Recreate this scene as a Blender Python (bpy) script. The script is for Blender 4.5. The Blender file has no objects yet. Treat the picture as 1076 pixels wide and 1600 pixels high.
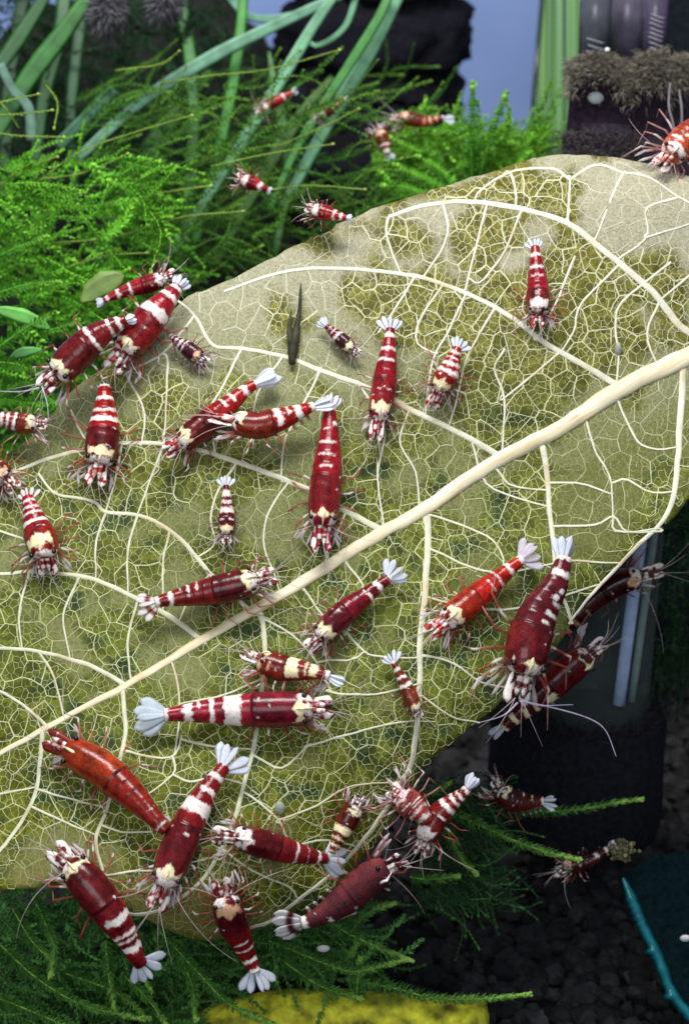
import bpy, bmesh, math, random
from mathutils import Vector, Matrix, noise
from mathutils.geometry import delaunay_2d_cdt
random.seed(7)
R = math.radians
scene = bpy.context.scene
scene.unit_settings.scale_length = 0.01          # one unit is one centimetre
COL = scene.collection

# ------------------------------------------------------------------ camera
PITCH = R(20); CAMZ = 23.6
cam_d = bpy.data.cameras.new('camera'); cam = bpy.data.objects.new('camera', cam_d); COL.objects.link(cam)
cam.location = (0, 0, CAMZ); cam.rotation_euler = (R(90) - PITCH, 0, 0)
cam_d.sensor_fit = 'VERTICAL'; cam_d.sensor_height = 24; cam_d.lens = 60
cam_d.clip_start = 0.5; cam_d.clip_end = 400
cam_d.dof.use_dof = True; cam_d.dof.focus_distance = 39.3; cam_d.dof.aperture_fstop = 0.22
scene.camera = cam
# ------------------------------------------------------------------ world, lamp, exposure
world = bpy.data.worlds.new('World'); scene.world = world; world.use_nodes = True
bg = world.node_tree.nodes['Background']
bg.inputs[0].default_value = (0.86, 0.93, 1.0, 1); bg.inputs[1].default_value = 0.27
def area(name, loc, target, sx, sy, power, color):
    l = bpy.data.lights.new(name, 'AREA'); l.shape = 'RECTANGLE'; l.size = sx; l.size_y = sy
    l.energy = power; l.color = color
    o = bpy.data.objects.new(name, l); COL.objects.link(o); o.location = loc
    o.rotation_euler = (Vector(target) - Vector(loc)).to_track_quat('-Z', 'Y').to_euler()
    return o
area('tank_lamp', (-3, 32, 46), (-1.5, 40, 8), 22, 9, 20500, (1.0, 0.98, 0.95))
area('front_fill', (-9, -14, 34), (0, 40, 6), 34, 24, 13500, (0.92, 0.96, 1.0))  # added soft fill from behind the camera, not a known window
scene.view_settings.view_transform = 'Standard'; scene.view_settings.look = 'None'
scene.view_settings.exposure = 0.16; scene.view_settings.gamma = 1.0

# ------------------------------------------------------------------ mapping helpers
FW = Vector((0, math.cos(PITCH), -math.sin(PITCH))); DN = Vector((0, -math.sin(PITCH), -math.cos(PITCH))); RT = Vector((1, 0, 0))
CAM = Vector((0, 0, CAMZ))
def ray(x, y): return FW + RT * ((x - 538) / 4000) + DN * ((y - 800) / 4000)
def P(x, y, d): return CAM + ray(x, y) * d
def sstep(a, b, x):
    t = max(0, min(1, (x - a) / (b - a))); return t * t * (3 - 2 * t)
def leafD(x, y):
    d = 40 + 0.35 * (800 - y) / 100
    d += 0.22 * math.sin(x / 210 + y / 330) + 0.10 * math.sin(x / 90 - y / 120)
    e = (x - 0) * 0.54 + (y - 1180)                      # gentle trough along the midrib
    d += 0.25 * math.exp(-(e / 170) ** 2)
    d += 0.35 * sstep(1360, 1480, y) ** 2                 # lower lip curls away
    d += 0.8 * sstep(0, 260, (x - 700) * 0.62 + (y - 960) * 0.78) ** 2
    d += 0.5 * sstep(330, 220, y)
    d -= 0.02 * nz((x / 25, y / 25, 1))
    return d
def M(x, y, h=0.0): return P(x, y, leafD(x, y) - h)
def lerp(a, b, t): return a + (b - a) * t
def mix(a, b, t): return tuple(lerp(p, q, t) for p, q in zip(a, b))
def interp(tab, x):
    if x <= tab[0][0]: return tab[0][1]
    for (x0, y0), (x1, y1) in zip(tab, tab[1:]):
        if x <= x1: return lerp(y0, y1, (x - x0) / (x1 - x0))
    return tab[-1][1]
def catmull(pts, n):
    pts = [Vector(p) for p in pts]
    if len(pts) == 2: pts = [pts[0], (pts[0] + pts[1]) / 2, pts[1]]
    ext = [pts[0] * 2 - pts[1]] + pts + [pts[-1] * 2 - pts[-2]]
    out = []; m = len(pts) - 1
    for i in range(n + 1):
        u = i / n * m; k = min(int(u), m - 1); t = u - k
        a, b, c, d = ext[k:k + 4]
        out.append(0.5 * ((2 * b) + (c - a) * t + (2 * a - 5 * b + 4 * c - d) * t * t + (3 * b - a - 3 * c + d) * t ** 3))
    return out
def resample(pts, n):
    L = [0]
    for a, b in zip(pts, pts[1:]): L.append(L[-1] + (b - a).length)
    out = []; k = 0
    for i in range(n + 1):
        s = L[-1] * i / n
        while k < len(pts) - 2 and L[k + 1] < s: k += 1
        seg = L[k + 1] - L[k]
        out.append(pts[k].lerp(pts[k + 1], (s - L[k]) / seg if seg else 0))
    return out, L[-1]
def nz(p, s=1.0): return noise.noise(Vector(p) * s)

class MB:
    def __init__(s): s.v = []; s.f = []; s.b = []; s.m = []; s.p = []
    def vert(s, co, base=(1, 1, 1), mark=(1, 1, 1), pat=-9.0):
        s.v.append(Vector(co)); s.b.append(base); s.m.append(mark); s.p.append(pat); return len(s.v) - 1
    def tube(s, pts, rad, n=6, base=(1, 1, 1), mark=(1, 1, 1), pat=-9.0, flat=1.0, up=None, cap=True):
        k = len(pts); prev = None; N = up
        for i, p in enumerate(pts):
            T = (pts[min(i + 1, k - 1)] - pts[max(i - 1, 0)])
            if T.length < 1e-9: T = Vector((0, 0, 1))
            T.normalize()
            if N is None: N = T.orthogonal()
            A = N - T * N.dot(T)
            if A.length < 1e-6: A = T.orthogonal()
            A.normalize(); N = A; B = T.cross(A)
            r = rad[i] if isinstance(rad, (list, tuple)) else rad
            bc = base[i] if isinstance(base, list) else base
            mc = mark[i] if isinstance(mark, list) else mark
            pc = pat[i] if isinstance(pat, list) else pat
            ring = [s.vert(p + A * (r * flat * math.cos(2 * math.pi * j / n)) + B * (r * math.sin(2 * math.pi * j / n)), bc, mc, pc) for j in range(n)]
            if prev:
                for j in range(n): s.f.append((prev[j], prev[(j + 1) % n], ring[(j + 1) % n], ring[j]))
            elif cap: s.f.append(tuple(reversed(ring)))
            prev = ring
        if cap: s.f.append(tuple(prev))
    def ball(s, c, rx, ry=None, rz=None, nu=10, nv=7, base=(1, 1, 1), mark=(1, 1, 1), pat=-9.0, ax=None, fn=None):
        ry = ry or rx; rz = rz or rx
        X, Y, Z = ax or (Vector((1, 0, 0)), Vector((0, 1, 0)), Vector((0, 0, 1)))
        rows = []
        for i in range(nv + 1):
            th = math.pi * i / nv
            if i in (0, nv):
                d = Vector((0, 0, math.cos(th))); k = fn(d) if fn else 1
                rows.append([s.vert(c + Z * (d.z * rz * k), base, mark, pat)])
            else:
                row = []
                for j in range(nu):
                    ph = 2 * math.pi * j / nu
                    d = Vector((math.sin(th) * math.cos(ph), math.sin(th) * math.sin(ph), math.cos(th))); k = fn(d) if fn else 1
                    row.append(s.vert(c + X * (d.x * rx * k) + Y * (d.y * ry * k) + Z * (d.z * rz * k), base, mark, pat))
                rows.append(row)
        for a, b in zip(rows, rows[1:]):
            for j in range(nu):
                j2 = (j + 1) % nu
                if len(a) == 1: s.f.append((a[0], b[j], b[j2]))
                elif len(b) == 1: s.f.append((a[j], b[0], a[j2]))
                else: s.f.append((a[j], b[j], b[j2], a[j2]))
    def plate(s, o, d, side, up, length, width, base, mark=(1, 1, 1), patf=None, thick=0.06, n=7, tip=0.55, curl=0.0, basef=None):
        """a thin leaf-like plate with a raised midline, from o along d"""
        prev = None
        for i in range(n + 1):
            t = i / n
            w = width * 0.5 * (0.30 + 0.70 * math.sin(math.pi * min(1, t / (2 * tip)) * 0.5 if t < 2 * tip else math.pi / 2))
            if t > tip: w *= math.sqrt(max(0.02, 1 - ((t - tip) / (1 - tip)) ** 2))
            c = o + d * (length * t) + up * (curl * t * t)
            th = width * thick
            bb = basef(t) if basef else base
            q_ = [patf(t, k) if patf else -9 for k in range(6)]
            r = [s.vert(c - side * w, bb, mark, q_[0]), s.vert(c - side * w * 0.5 + up * th * 0.9, bb, mark, q_[1]), s.vert(c + up * th * 1.6, bb, mark, q_[2]), s.vert(c + side * w * 0.5 + up * th * 0.9, bb, mark, q_[3]),
                 s.vert(c + side * w, bb, mark, q_[4]), s.vert(c - up * th, bb, mark, q_[5])]
            if prev:
                for j in range(6): s.f.append((prev[j], prev[(j + 1) % 6], r[(j + 1) % 6], r[j]))
            else: s.f.append(tuple(reversed(r)))
            prev = r
        s.f.append(tuple(prev))
    def build(s, name, mat, parent=None, smooth=True, origin=None):
        me = bpy.data.meshes.new(name)
        if parent is not None: og = parent['_o']; og = Vector(og)
        else: og = Vector(origin) if origin is not None else Vector((0, 0, 0))
        me.from_pydata([tuple(v - og) for v in s.v], [], s.f)
        n = len(s.v)
        for nm, arr in (('base', s.b), ('mark', s.m)):
            at = me.attributes.new(nm, 'FLOAT_COLOR', 'POINT')
            flat = []
            for c in arr: flat += [c[0], c[1], c[2], 1.0]
            at.data.foreach_set('color', flat)
        at = me.attributes.new('pat', 'FLOAT', 'POINT'); at.data.foreach_set('value', s.p)
        if smooth: me.polygons.foreach_set('use_smooth', [True] * len(me.polygons))
        me.materials.append(mat); me.update()
        o = bpy.data.objects.new(name, me); COL.objects.link(o)
        if parent is not None:
            o.parent = parent
            o['_o'] = tuple(og)
            if parent.get('_mesh'): o.location = (0, 0, 0)
        else:
            o.location = og
            o['_o'] = tuple(og)
        o['_mesh'] = 1
        return o
def thing(name, loc, label, cat, group=None):
    o = bpy.data.objects.new(name, None); COL.objects.link(o); o.location = loc
    o.empty_display_size = 0.2
    o['label'] = label; o['category'] = cat; o['_o'] = tuple(loc)
    if group: o['group'] = group
    return o
def tag(o, label, cat, group=None, kind=None):
    o['label'] = label; o['category'] = cat
    if group: o['group'] = group
    if kind: o['kind'] = kind
    return o

# ------------------------------------------------------------------ materials
def newmat(name):
    m = bpy.data.materials.new(name); m.use_nodes = True
    nt = m.node_tree; return m, nt, nt.nodes['Principled BSDF']
def N(nt, t, **kw):
    n = nt.nodes.new(t)
    for k, v in kw.items(): setattr(n, k, v)
    return n
def mathn(nt, op, a, b=None, clamp=False):
    n = N(nt, 'ShaderNodeMath', operation=op); n.use_clamp = clamp
    for i, x in enumerate((a, b)):
        if x is None: continue
        if isinstance(x, (int, float)): n.inputs[i].default_value = x
        else: nt.links.new(x, n.inputs[i])
    return n.outputs[0]
def mixc(nt, fac, a, b, blend='MIX'):
    n = N(nt, 'ShaderNodeMix', data_type='RGBA', blend_type=blend)
    for s_, x in ((n.inputs[0], fac), (n.inputs[6], a), (n.inputs[7], b)):
        if isinstance(x, (int, float)): s_.default_value = x
        elif isinstance(x, tuple): s_.default_value = (*x, 1)
        else: nt.links.new(x, s_)
    return n.outputs[2]
def noisen(nt, scale, detail=3, rough=0.55, vec=None):
    n = N(nt, 'ShaderNodeTexNoise'); n.inputs['Scale'].default_value = scale; n.inputs['Detail'].default_value = detail; n.inputs['Roughness'].default_value = rough
    if vec is None:
        tc = N(nt, 'ShaderNodeTexCoord'); vec = tc.outputs['Object']
    nt.links.new(vec, n.inputs['Vector']); return n.outputs['Fac']
def ramp(nt, x, a, b, lo=0.0, hi=1.0):
    n = N(nt, 'ShaderNodeMapRange'); n.inputs[1].default_value = a; n.inputs[2].default_value = b; n.inputs[3].default_value = lo; n.inputs[4].default_value = hi
    nt.links.new(x, n.inputs[0]); return n.outputs[0]
def attr(nt, name): return N(nt, 'ShaderNodeAttribute', attribute_name=name)
def bump(nt, pb, h, strength, dist=0.02):
    b = N(nt, 'ShaderNodeBump'); b.inputs['Strength'].default_value = strength; b.inputs['Distance'].default_value = dist
    nt.links.new(h, b.inputs['Height']); nt.links.new(b.outputs[0], pb.inputs['Normal'])

def shell_material(name, rough, fuzz=0.0, lo=0.36, hi=1.45):
    m, nt, pb = newmat(name)
    edge = noisen(nt, 14, 3); mott = noisen(nt, 6, 6, 0.7); speck = noisen(nt, 45, 2)
    pat = attr(nt, 'pat').outputs['Fac']
    d = mathn(nt, 'ADD', pat, mathn(nt, 'MULTIPLY', mathn(nt, 'SUBTRACT', edge, 0.5), 0.08)); d = mathn(nt, 'ADD', d, mathn(nt, 'MULTIPLY', mathn(nt, 'SUBTRACT', noisen(nt, 38, 2), 0.5), 0.05))
    fac = mathn(nt, 'MULTIPLY', ramp(nt, d, -0.010, 0.022), ramp(nt, noisen(nt, 17, 4), 0.30, 0.48, 0.72, 1.0))
    shade = ramp(nt, mott, 0.32, 0.68, lo, hi)
    sp = ramp(nt, speck, 0.35, 0.62, 0.62 if lo < .5 else .92, 1.25 if lo < .5 else 1.03)
    b = mixc(nt, 1.0, attr(nt, 'base').outputs['Color'], shade, 'MULTIPLY')
    b = mixc(nt, 1.0, b, sp, 'MULTIPLY')
    mk = mixc(nt, 1.0, attr(nt, 'mark').outputs['Color'], ramp(nt, mott, 0.3, 0.7, 0.82, 1.05), 'MULTIPLY')
    c = mixc(nt, fac, b, mk)
    nt.links.new(c, pb.inputs['Base Color'])
    pb.inputs['Roughness'].default_value = rough; pb.inputs['IOR'].default_value = 1.40
    bump(nt, pb, noisen(nt, 30, 3), 0.12 + fuzz, 0.02)
    return m
SHELL = shell_material('shrimp_shell', 0.27)
pbs = SHELL.node_tree.nodes['Principled BSDF']; pbs.inputs['Roughness'].default_value = 0.22; pbs.inputs['Specular IOR Level'].default_value = 0.36; pbs.inputs['Subsurface Weight'].default_value = 0.35; pbs.inputs['Subsurface Radius'].default_value = (0.9, 0.25, 0.2); pbs.inputs['Subsurface Scale'].default_value = 0.06
FUZZ = shell_material('fuzzy_shell', 0.8, 0.5)
LIMB = shell_material('shrimp_limb', 0.45)
def limb_clear(name, alpha, lo=.6, hi=1.3):
    m = shell_material(name, 0.4, 0, lo, hi); m.node_tree.nodes['Principled BSDF'].inputs['Alpha'].default_value = alpha; return m
FIN = limb_clear('fin_plate', 0.60, .85, 1.12)
HAIR = limb_clear('feeler', 0.42)
LEG = limb_clear('leg_clear', 0.52)
def simple(name, rough, scale=6, lo=0.6, hi=1.25, bmp=0.3, bscale=20, spec=0.4):
    m, nt, pb = newmat(name)
    c = mixc(nt, 1.0, attr(nt, 'base').outputs['Color'], ramp(nt, noisen(nt, scale, 5), 0.3, 0.7, lo, hi), 'MULTIPLY')
    nt.links.new(c, pb.inputs['Base Color']); pb.inputs['Roughness'].default_value = rough
    pb.inputs['Specular IOR Level'].default_value = spec
    if bmp: bump(nt, pb, noisen(nt, bscale, 4), bmp, 0.03)
    return m
EYE = simple('eye_black', 0.12, 6, 0.9, 1.1, 0)
PLANT = simple('plant_leaf', 0.5, 3, 0.65, 1.3, 0.2, 14)
nt = PLANT.node_tree; PLANT.node_tree.nodes['Principled BSDF'].inputs['Transmission Weight'].default_value = 0.0
MOSS = simple('moss_leaf', 0.6, 4, 0.7, 1.25, 0, 10, 0.25)
VEIN = simple('leaf_vein', 0.5, 7, 0.86, 1.1, 0.35, 25, 0.3)
DARK = simple('dark_foam', 0.95, 9, 0.5, 1.5, 0.9, 14, 0.1)
STONE = simple('gravel_grain', 0.85, 5, 0.5, 1.5, 0.8, 12, 0.25)
PLASTIC = simple('dark_plastic', 0.18, 3, 0.7, 1.3, 0.15, 10)
FURM = simple('algae_hair', 0.8, 2, 0.7, 1.3, 0, 10, 0.2)
WOOD = simple('algae_wood', 0.7, 3.6, 0.15, 1.45, 0.9, 9, 0.25)

# lamina of the big leaf
m, nt, pb = newmat('leaf_lamina'); LAMINA = m
tc = N(nt, 'ShaderNodeTexCoord').outputs['Object']
vor = N(nt, 'ShaderNodeTexVoronoi', feature='DISTANCE_TO_EDGE'); vor.inputs['Scale'].default_value = 17; nt.links.new(tc, vor.inputs['Vector'])
cell = N(nt, 'ShaderNodeTexVoronoi'); cell.inputs['Scale'].default_value = 7.5; nt.links.new(tc, cell.inputs['Vector'])
cs = N(nt, 'ShaderNodeSeparateColor'); nt.links.new(cell.outputs['Color'], cs.inputs[0])
film = attr(nt, 'pat').outputs['Fac']
fine = ramp(nt, vor.outputs['Distance'], 0.0, 0.16, 1.35, 0.85)
gr = ramp(nt, noisen(nt, 26, 5, 0.7, tc), 0.3, 0.7, 0.55, 1.40)
c = mixc(nt, 1.0, attr(nt, 'base').outputs['Color'], gr, 'MULTIPLY')
cellv = ramp(nt, cs.outputs[0], 0.0, 1.0, 0.55, 1.35)
cellv2 = mixc(nt, film, cellv, (1, 1, 1))
c = mixc(nt, 1.0, c, cellv2, 'MULTIPLY')
fine2 = mixc(nt, film, fine, (1, 1, 1))
c = mixc(nt, 0.8, c, fine2, 'MULTIPLY')
nt.links.new(c, pb.inputs['Base Color']); pb.inputs['Roughness'].default_value = 0.65; pb.inputs['Specular IOR Level'].default_value = 0.10
bump(nt, pb, mathn(nt, 'ADD', noisen(nt, 22, 4, 0.6, tc), mathn(nt, 'MULTIPLY', vor.outputs['Distance'], -1.0)), 0.25, 0.02)

m, nt, pb = newmat('clear_plastic'); CLEAR = m
pb.inputs['Base Color'].default_value = (0.40, 0.50, 0.50, 1); pb.inputs['Roughness'].default_value = 0.12; pb.inputs['Specular IOR Level'].default_value = 0.05
pb.inputs['Transmission Weight'].default_value = 0.9; pb.inputs['IOR'].default_value = 1.12
m, nt, pb = newmat('green_glass'); GGLASS = m
tcg = N(nt, 'ShaderNodeTexCoord').outputs['Object']; mp = N(nt, 'ShaderNodeMapping'); mp.inputs['Scale'].default_value = (11, 0.0, 0.03); nt.links.new(tcg, mp.inputs['Vector'])
s1 = noisen(nt, 1.3, 3, 0.6, mp.outputs[0])
cr = N(nt, 'ShaderNodeValToRGB'); nt.links.new(s1, cr.inputs[0])
e = cr.color_ramp.elements; e[0].position = 0.38; e[0].color = (0.015, 0.05, 0.03, 1); e[1].position = 0.62; e[1].color = (0.20, 0.34, 0.20, 1)
for pos, colr in ((0.45, (0.04, 0.14, 0.03, 1)), (0.51, (0.15, 0.30, 0.07, 1)), (0.56, (0.08, 0.20, 0.12, 1))):
    q = e.new(pos); q.color = colr
nt.links.new(cr.outputs[0], pb.inputs['Base Color']); pb.inputs['Roughness'].default_value = 0.25
m, nt, pb = newmat('blue_back'); BLUE = m
cb = mixc(nt, ramp(nt, noisen(nt, 0.35, 3), 0.3, 0.7), (0.27, 0.40, 0.80), (0.33, 0.47, 0.88))
nt.links.new(cb, pb.inputs['Base Color']); pb.inputs['Roughness'].default_value = 0.6

# ------------------------------------------------------------------ setting: floor, walls
def quad_obj(name, corners, mat, base, kind='structure'):
    mb = MB(); ids = [mb.vert(c, base) for c in corners]; mb.f.append(tuple(ids))
    o = mb.build(name, mat, None, False, origin=corners[0]); o['kind'] = kind; return o
quad_obj('ground', [(-60, 10, 0), (60, 10, 0), (60, 75, 0), (-60, 75, 0)], STONE, (0.008, 0.008, 0.010))
quad_obj('back_wall', [(-60, 74, 0), (60, 74, 0), (60, 74, 40), (-60, 74, 40)], BLUE, (1, 1, 1))
pA = P(905, 300, 58); pB = P(1500, 300, 50)
quad_obj('side_wall', [(pA.x, pA.y, 0), (pB.x, pB.y, 0), (pB.x, pB.y, 40), (pA.x, pA.y, 40)], DARK, (0.010, 0.014, 0.020))

# gravel bed: too many grains to count
mb = MB(); rng = random.Random(3)
def lump(c, r, col, nu=6, nv=4):
    o = Vector((rng.random() * 50, rng.random() * 50, rng.random() * 50))
    sx, sy, sz = rng.uniform(.8, 1.25), rng.uniform(.8, 1.25), rng.uniform(.6, 1)
    a = rng.random() * 6.28; X = Vector((math.cos(a), math.sin(a), 0)); Y = Vector((-math.sin(a), math.cos(a), 0))
    mb.ball(c, r * sx, r * sy, r * sz, nu, nv, base=col, ax=(X, Y, Vector((0, 0, 1))), fn=lambda d: 1 + 0.5 * nz(d * 1.7 + o))
y = 30.0
while y < 58:
    x = -9.5
    while x < 9.5:
        if not (x < 0 and y > 48):
            r = rng.uniform(0.09, 0.26)
            g = rng.uniform(0.006, 0.026) * (1.8 if rng.random() < 0.06 else 1)
            lump(Vector((x + rng.uniform(-.1, .1), y + rng.uniform(-.12, .12), rng.uniform(0.0, 0.22))), r, (g, g * .97, g * 1.06), 7, 5)
        x += rng.uniform(0.22, 0.36)
    y += 0.27
o = mb.build('gravel', STONE, None, False); o['kind'] = 'stuff'

# ------------------------------------------------------------------ THE LEAF
OUT = [(380,427),(447,391),(500,366),(538,346),(597,322),(660,301),(710,286),(765,270),(820,250),(870,242),(930,243),(985,250),(1040,264),(1076,276),(1130,302),(1200,360),(1240,450),(1230,560),(1180,660),(1120,735),(1080,775),(1060,800),(1035,820),(1005,845),(975,874),(940,911),(915,940),(893,968),(878,995),(862,1018),(838,1043),(800,1080),(760,1115),(722,1146),(690,1175),(665,1200),(645,1226),(612,1283),(580,1325),(545,1365),(510,1398),(470,1425),(420,1448),(380,1460),(345,1469),(310,1469),(280,1460),(240,1442),(205,1424),(170,1412),(130,1403),(90,1384),(50,1388),(0,1392),(-60,1396),(-160,1370),(-260,1300),(-330,1200),(-340,1080),(-280,950),(-180,850),(-80,770),(-20,737),(20,706),(50,680),(75,655),(95,630),(122,604),(155,580),(195,556),(232,538),(253,504),(293,463),(323,451)]
o3 = catmull([(x, y, 0) for x, y in OUT + OUT[:1]], len(OUT) * 4)[:-1]
OUTF = []
for i, p in enumerate(o3):
    j = 3.2 * nz((p.x * .03, p.y * .03, 5)) + 2.4 * nz((p.x * .11, p.y * .11, 9)); OUTF.append((p.x + j, p.y + j * .7))
def inside(x, y, poly=OUTF):
    c = False; n = len(poly); j = n - 1
    for i in range(n):
        xi, yi = poly[i]; xj, yj = poly[j]
        if (yi > y) != (yj > y) and x < (xj - xi) * (y - yi) / (yj - yi) + xi: c = not c
        j = i
    return c
def edge_dist(x, y):
    best = 1e9
    for (x0, y0) in OUTF[::2]:
        d = (x - x0) ** 2 + (y - y0) ** 2
        if d < best: best = d
    return math.sqrt(best)
EATEN = [(845,300,40,38,.9),(645,372,42,30,.7),(735,372,34,34,.7),(800,372,36,30,.5),(640,470,60,40,.8),(690,500,60,70,.7),(810,520,80,60,.7),(850,440,50,50,.5),(920,470,50,60,.7),(985,390,60,40,.5),(900,540,60,40,.5),(1030,460,45,50,.5),(730,600,60,60,.5),(960,560,60,40,.3),(420,470,70,40,.3),(800,640,70,40,.5),(690,300,40,12,.5),(620,520,50,50,.5),(560,470,50,40,.4)]
FILM = [(560,560,70,70,.7),(340,500,110,60,.7),(500,430,90,45,.6),(700,590,45,60,.5),(830,580,55,40,.5),(1030,330,80,60,.5),(960,330,40,60,.4),(760,430,60,30,.4),(430,820,60,70,.55),(470,690,50,60,.4),(240,830,80,40,.35),(130,620,60,30,.7),(60,690,60,40,.7),(20,830,50,60,.4),(640,1130,40,80,.25),(60,960,70,80,.3),(960,720,100,90,.4),(960,850,110,60,.3),(900,780,60,90,.2),(270,1060,60,70,.35),(40,1340,120,45,.7),(230,1430,160,30,.5),(330,1450,120,25,.6),(570,900,40,60,.2),(280,930,60,50,.3)]
def film_at(x, y):
    f = 0.50 - 0.38 * sstep(300, 800, y) - 0.10 * sstep(900, 1400, y)
    f += 0.62 * nz((x / 78, y / 78, 2.3)) + 0.30 * nz((x / 30, y / 30, 7.7))
    for (cx, cy, rx, ry, a) in EATEN: f -= a * math.exp(-(((x - cx) / rx) ** 2 + ((y - cy) / ry) ** 2))
    for (cx, cy, rx, ry, a) in FILM: f += a * math.exp(-(((x - cx) / rx) ** 2 + ((y - cy) / ry) ** 2))
    return sstep(0.22, 0.52, f)
def lamina_col(x, y):
    f = film_at(x, y); v = sstep(300, 1000, y)
    olive = mix((0.118, 0.110, 0.020), (0.084, 0.102, 0.012), v)
    olive = mix(olive, (0.082, 0.090, 0.005), sstep(1050, 1300, y))
    filmc = mix((0.300, 0.288, 0.200), (0.145, 0.158, 0.058), sstep(330, 720, y))
    filmc = mix(filmc, (0.135, 0.122, 0.032), sstep(1250, 1420, y))
    e_ = x * 0.54 + y - 1180
    filmc = mix(filmc, (0.104, 0.112, 0.030), .85 * sstep(0, 70, e_) * sstep(200, 500, x))
    dk = sstep(0.16, 0.36, nz((x / 42, y / 42, 31)) + 0.25 * nz((x / 14, y / 14, 3))) * (1 - f) * sstep(560, 700, y)
    return mix(mix(olive, (0.020, 0.040, 0.016), dk * 0.85), filmc, f), f, dk

leaf = thing('dead_leaf', M(538, 800), 'large olive brown dead leaf with pale branching veins carrying the shrimps', 'leaf')
pts2 = [Vector(p) for p in OUTF]; ne = len(pts2); rng = random.Random(11)
y = 230
while y < 1480:
    x = -345
    while x < 1245:
        px, py = x + rng.uniform(-3, 3), y + rng.uniform(-3, 3)
        if inside(px, py) and edge_dist(px, py) > 8: pts2.append(Vector((px, py)))
        x += 10
    y += 10
res = delaunay_2d_cdt(pts2, [(i, (i + 1) % ne) for i in range(ne)], [list(range(ne))], 1, 1e-5)
V2, _, F2 = res[0], res[1], res[2]
mb = MB(); nV = len(V2); DKS = []
for p in V2:
    c, f, dk = lamina_col(p.x, p.y); DKS.append(dk); mb.vert(M(p.x, p.y, 0.0), c, (1, 1, 1), f)
for i, p in enumerate(V2):
    c, f, dk = lamina_col(p.x, p.y); mb.vert(M(p.x, p.y, -0.035), c, (1, 1, 1), f)
bc = {}
for fc in F2:
    a, b_, c_ = fc[:3]
    A, B, C = V2[a], V2[b_], V2[c_]
    if (B - A).cross(C - A) > 0: fc = tuple(reversed(fc))
    mb.f.append(tuple(fc)); mb.f.append(tuple(nV + i for i in reversed(fc)))
    for i in range(len(fc)):
        ed = (fc[i], fc[(i + 1) % len(fc)]); bc[ed] = bc.get(ed, 0) + 1
for (a, b_) in list(bc):
    if (b_, a) not in bc: mb.f.append((b_, a, nV + a, nV + b_))
mb.build('lamina', LAMINA, leaf)

def vein_path(mb, pxs, w0, w1, col, n=None, seg=7, hgt=0.55, wob=1.2, h0=0.0, plan=None):
    L = sum(math.dist(a, b) for a, b in zip(pxs, pxs[1:]))
    n = n or max(3, int(L / 9))
    cp = catmull([(x, y, 0) for x, y in pxs], n); sd = rng.random() * 99
    prev = None
    for i, p in enumerate(cp):
        t = i / n; w = lerp(w0, w1, t)
        if plan: w = interp(plan, t)
        w *= 1 + 0.12 * nz((p.x * .05, p.y * .05, sd))
        tg = cp[min(i + 1, n)] - cp[max(i - 1, 0)]; tg.normalize(); nx, ny = -tg.y, tg.x
        j = wob * nz((p.x * .04, p.y * .04, sd + 9)); cx, cy = p.x + nx * j, p.y + ny * j
        ring = []
        for k in range(seg):
            col2 = mix(col, (.42, .31, .15), .55 * sstep(.15, .5, nz((p.x / 60, p.y / 60, 17)) + .4 * nz((p.x / 14, p.y / 14, sd))))
            a = math.pi * k / (seg - 1); off = -math.cos(a) * w / 2; hh = math.sin(a) * (min(w, w0 * .9) if w0 > 6.5 else w) * hgt / 100 - min(.010, .0008 * w) + h0 + (.006 if w < 6 else 0)
            ring.append(mb.vert(M(cx + nx * off, cy + ny * off, hh), col2))
        if prev:
            for k in range(seg - 1): mb.f.append((prev[k], ring[k], ring[k + 1], prev[k + 1]))
        prev = ring
PALE = (0.56, 0.54, 0.40); PALE2 = (0.50, 0.50, 0.27); PALE3 = (0.42, 0.43, 0.17)
def pale(y): return mix((0.60, 0.585, 0.49), (0.52, 0.52, 0.38), sstep(400, 1000, y))
RIB = [(-330,1340),(-150,1260),(0,1178),(100,1122),(200,1070),(290,1015),(390,957),(480,905),(590,836),(660,797),(770,724),(880,665),(970,607),(1076,556),(1180,505),(1300,440),(1420,390)]
mb = MB(); vein_path(mb, RIB, 6, 50, (0.60, 0.52, 0.35), n=150, seg=11, hgt=0.30, wob=1.8,
    plan=[(0,5),(.2,10),(.3,13),(.42,18),(.55,21),(.72,26),(.85,33),(1,38)])
# brown scar patches along the midrib
MIDRIB_M, nt, pb = newmat('midrib')
tcg = N(nt, 'ShaderNodeTexCoord').outputs['Object']; mp = N(nt, 'ShaderNodeMapping'); mp0 = N(nt, 'ShaderNodeMapping'); mp0.inputs['Rotation'].default_value = (0, R(27), 0); nt.links.new(tcg, mp0.inputs['Vector']); mp.inputs['Scale'].default_value = (0.22, 0.6, 4.5); nt.links.new(mp0.outputs[0], mp.inputs['Vector'])
st = noisen(nt, 3.2, 5, 0.65, mp.outputs[0]); sc = noisen(nt, 0.9, 3, 0.5, tcg)
c = mixc(nt, ramp(nt, st, 0.4, 0.75), (0.66, 0.61, 0.46), (0.50, 0.40, 0.20))
c = mixc(nt, mathn(nt, 'MULTIPLY', ramp(nt, sc, 0.54, 0.68), ramp(nt, st, 0.45, 0.6)), c, (0.42, 0.20, 0.05))
nt.links.new(c, pb.inputs['Base Color']); pb.inputs['Roughness'].default_value = 0.5; bump(nt, pb, st, 0.2, 0.03)
mb.build('midrib', MIDRIB_M, leaf)
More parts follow.
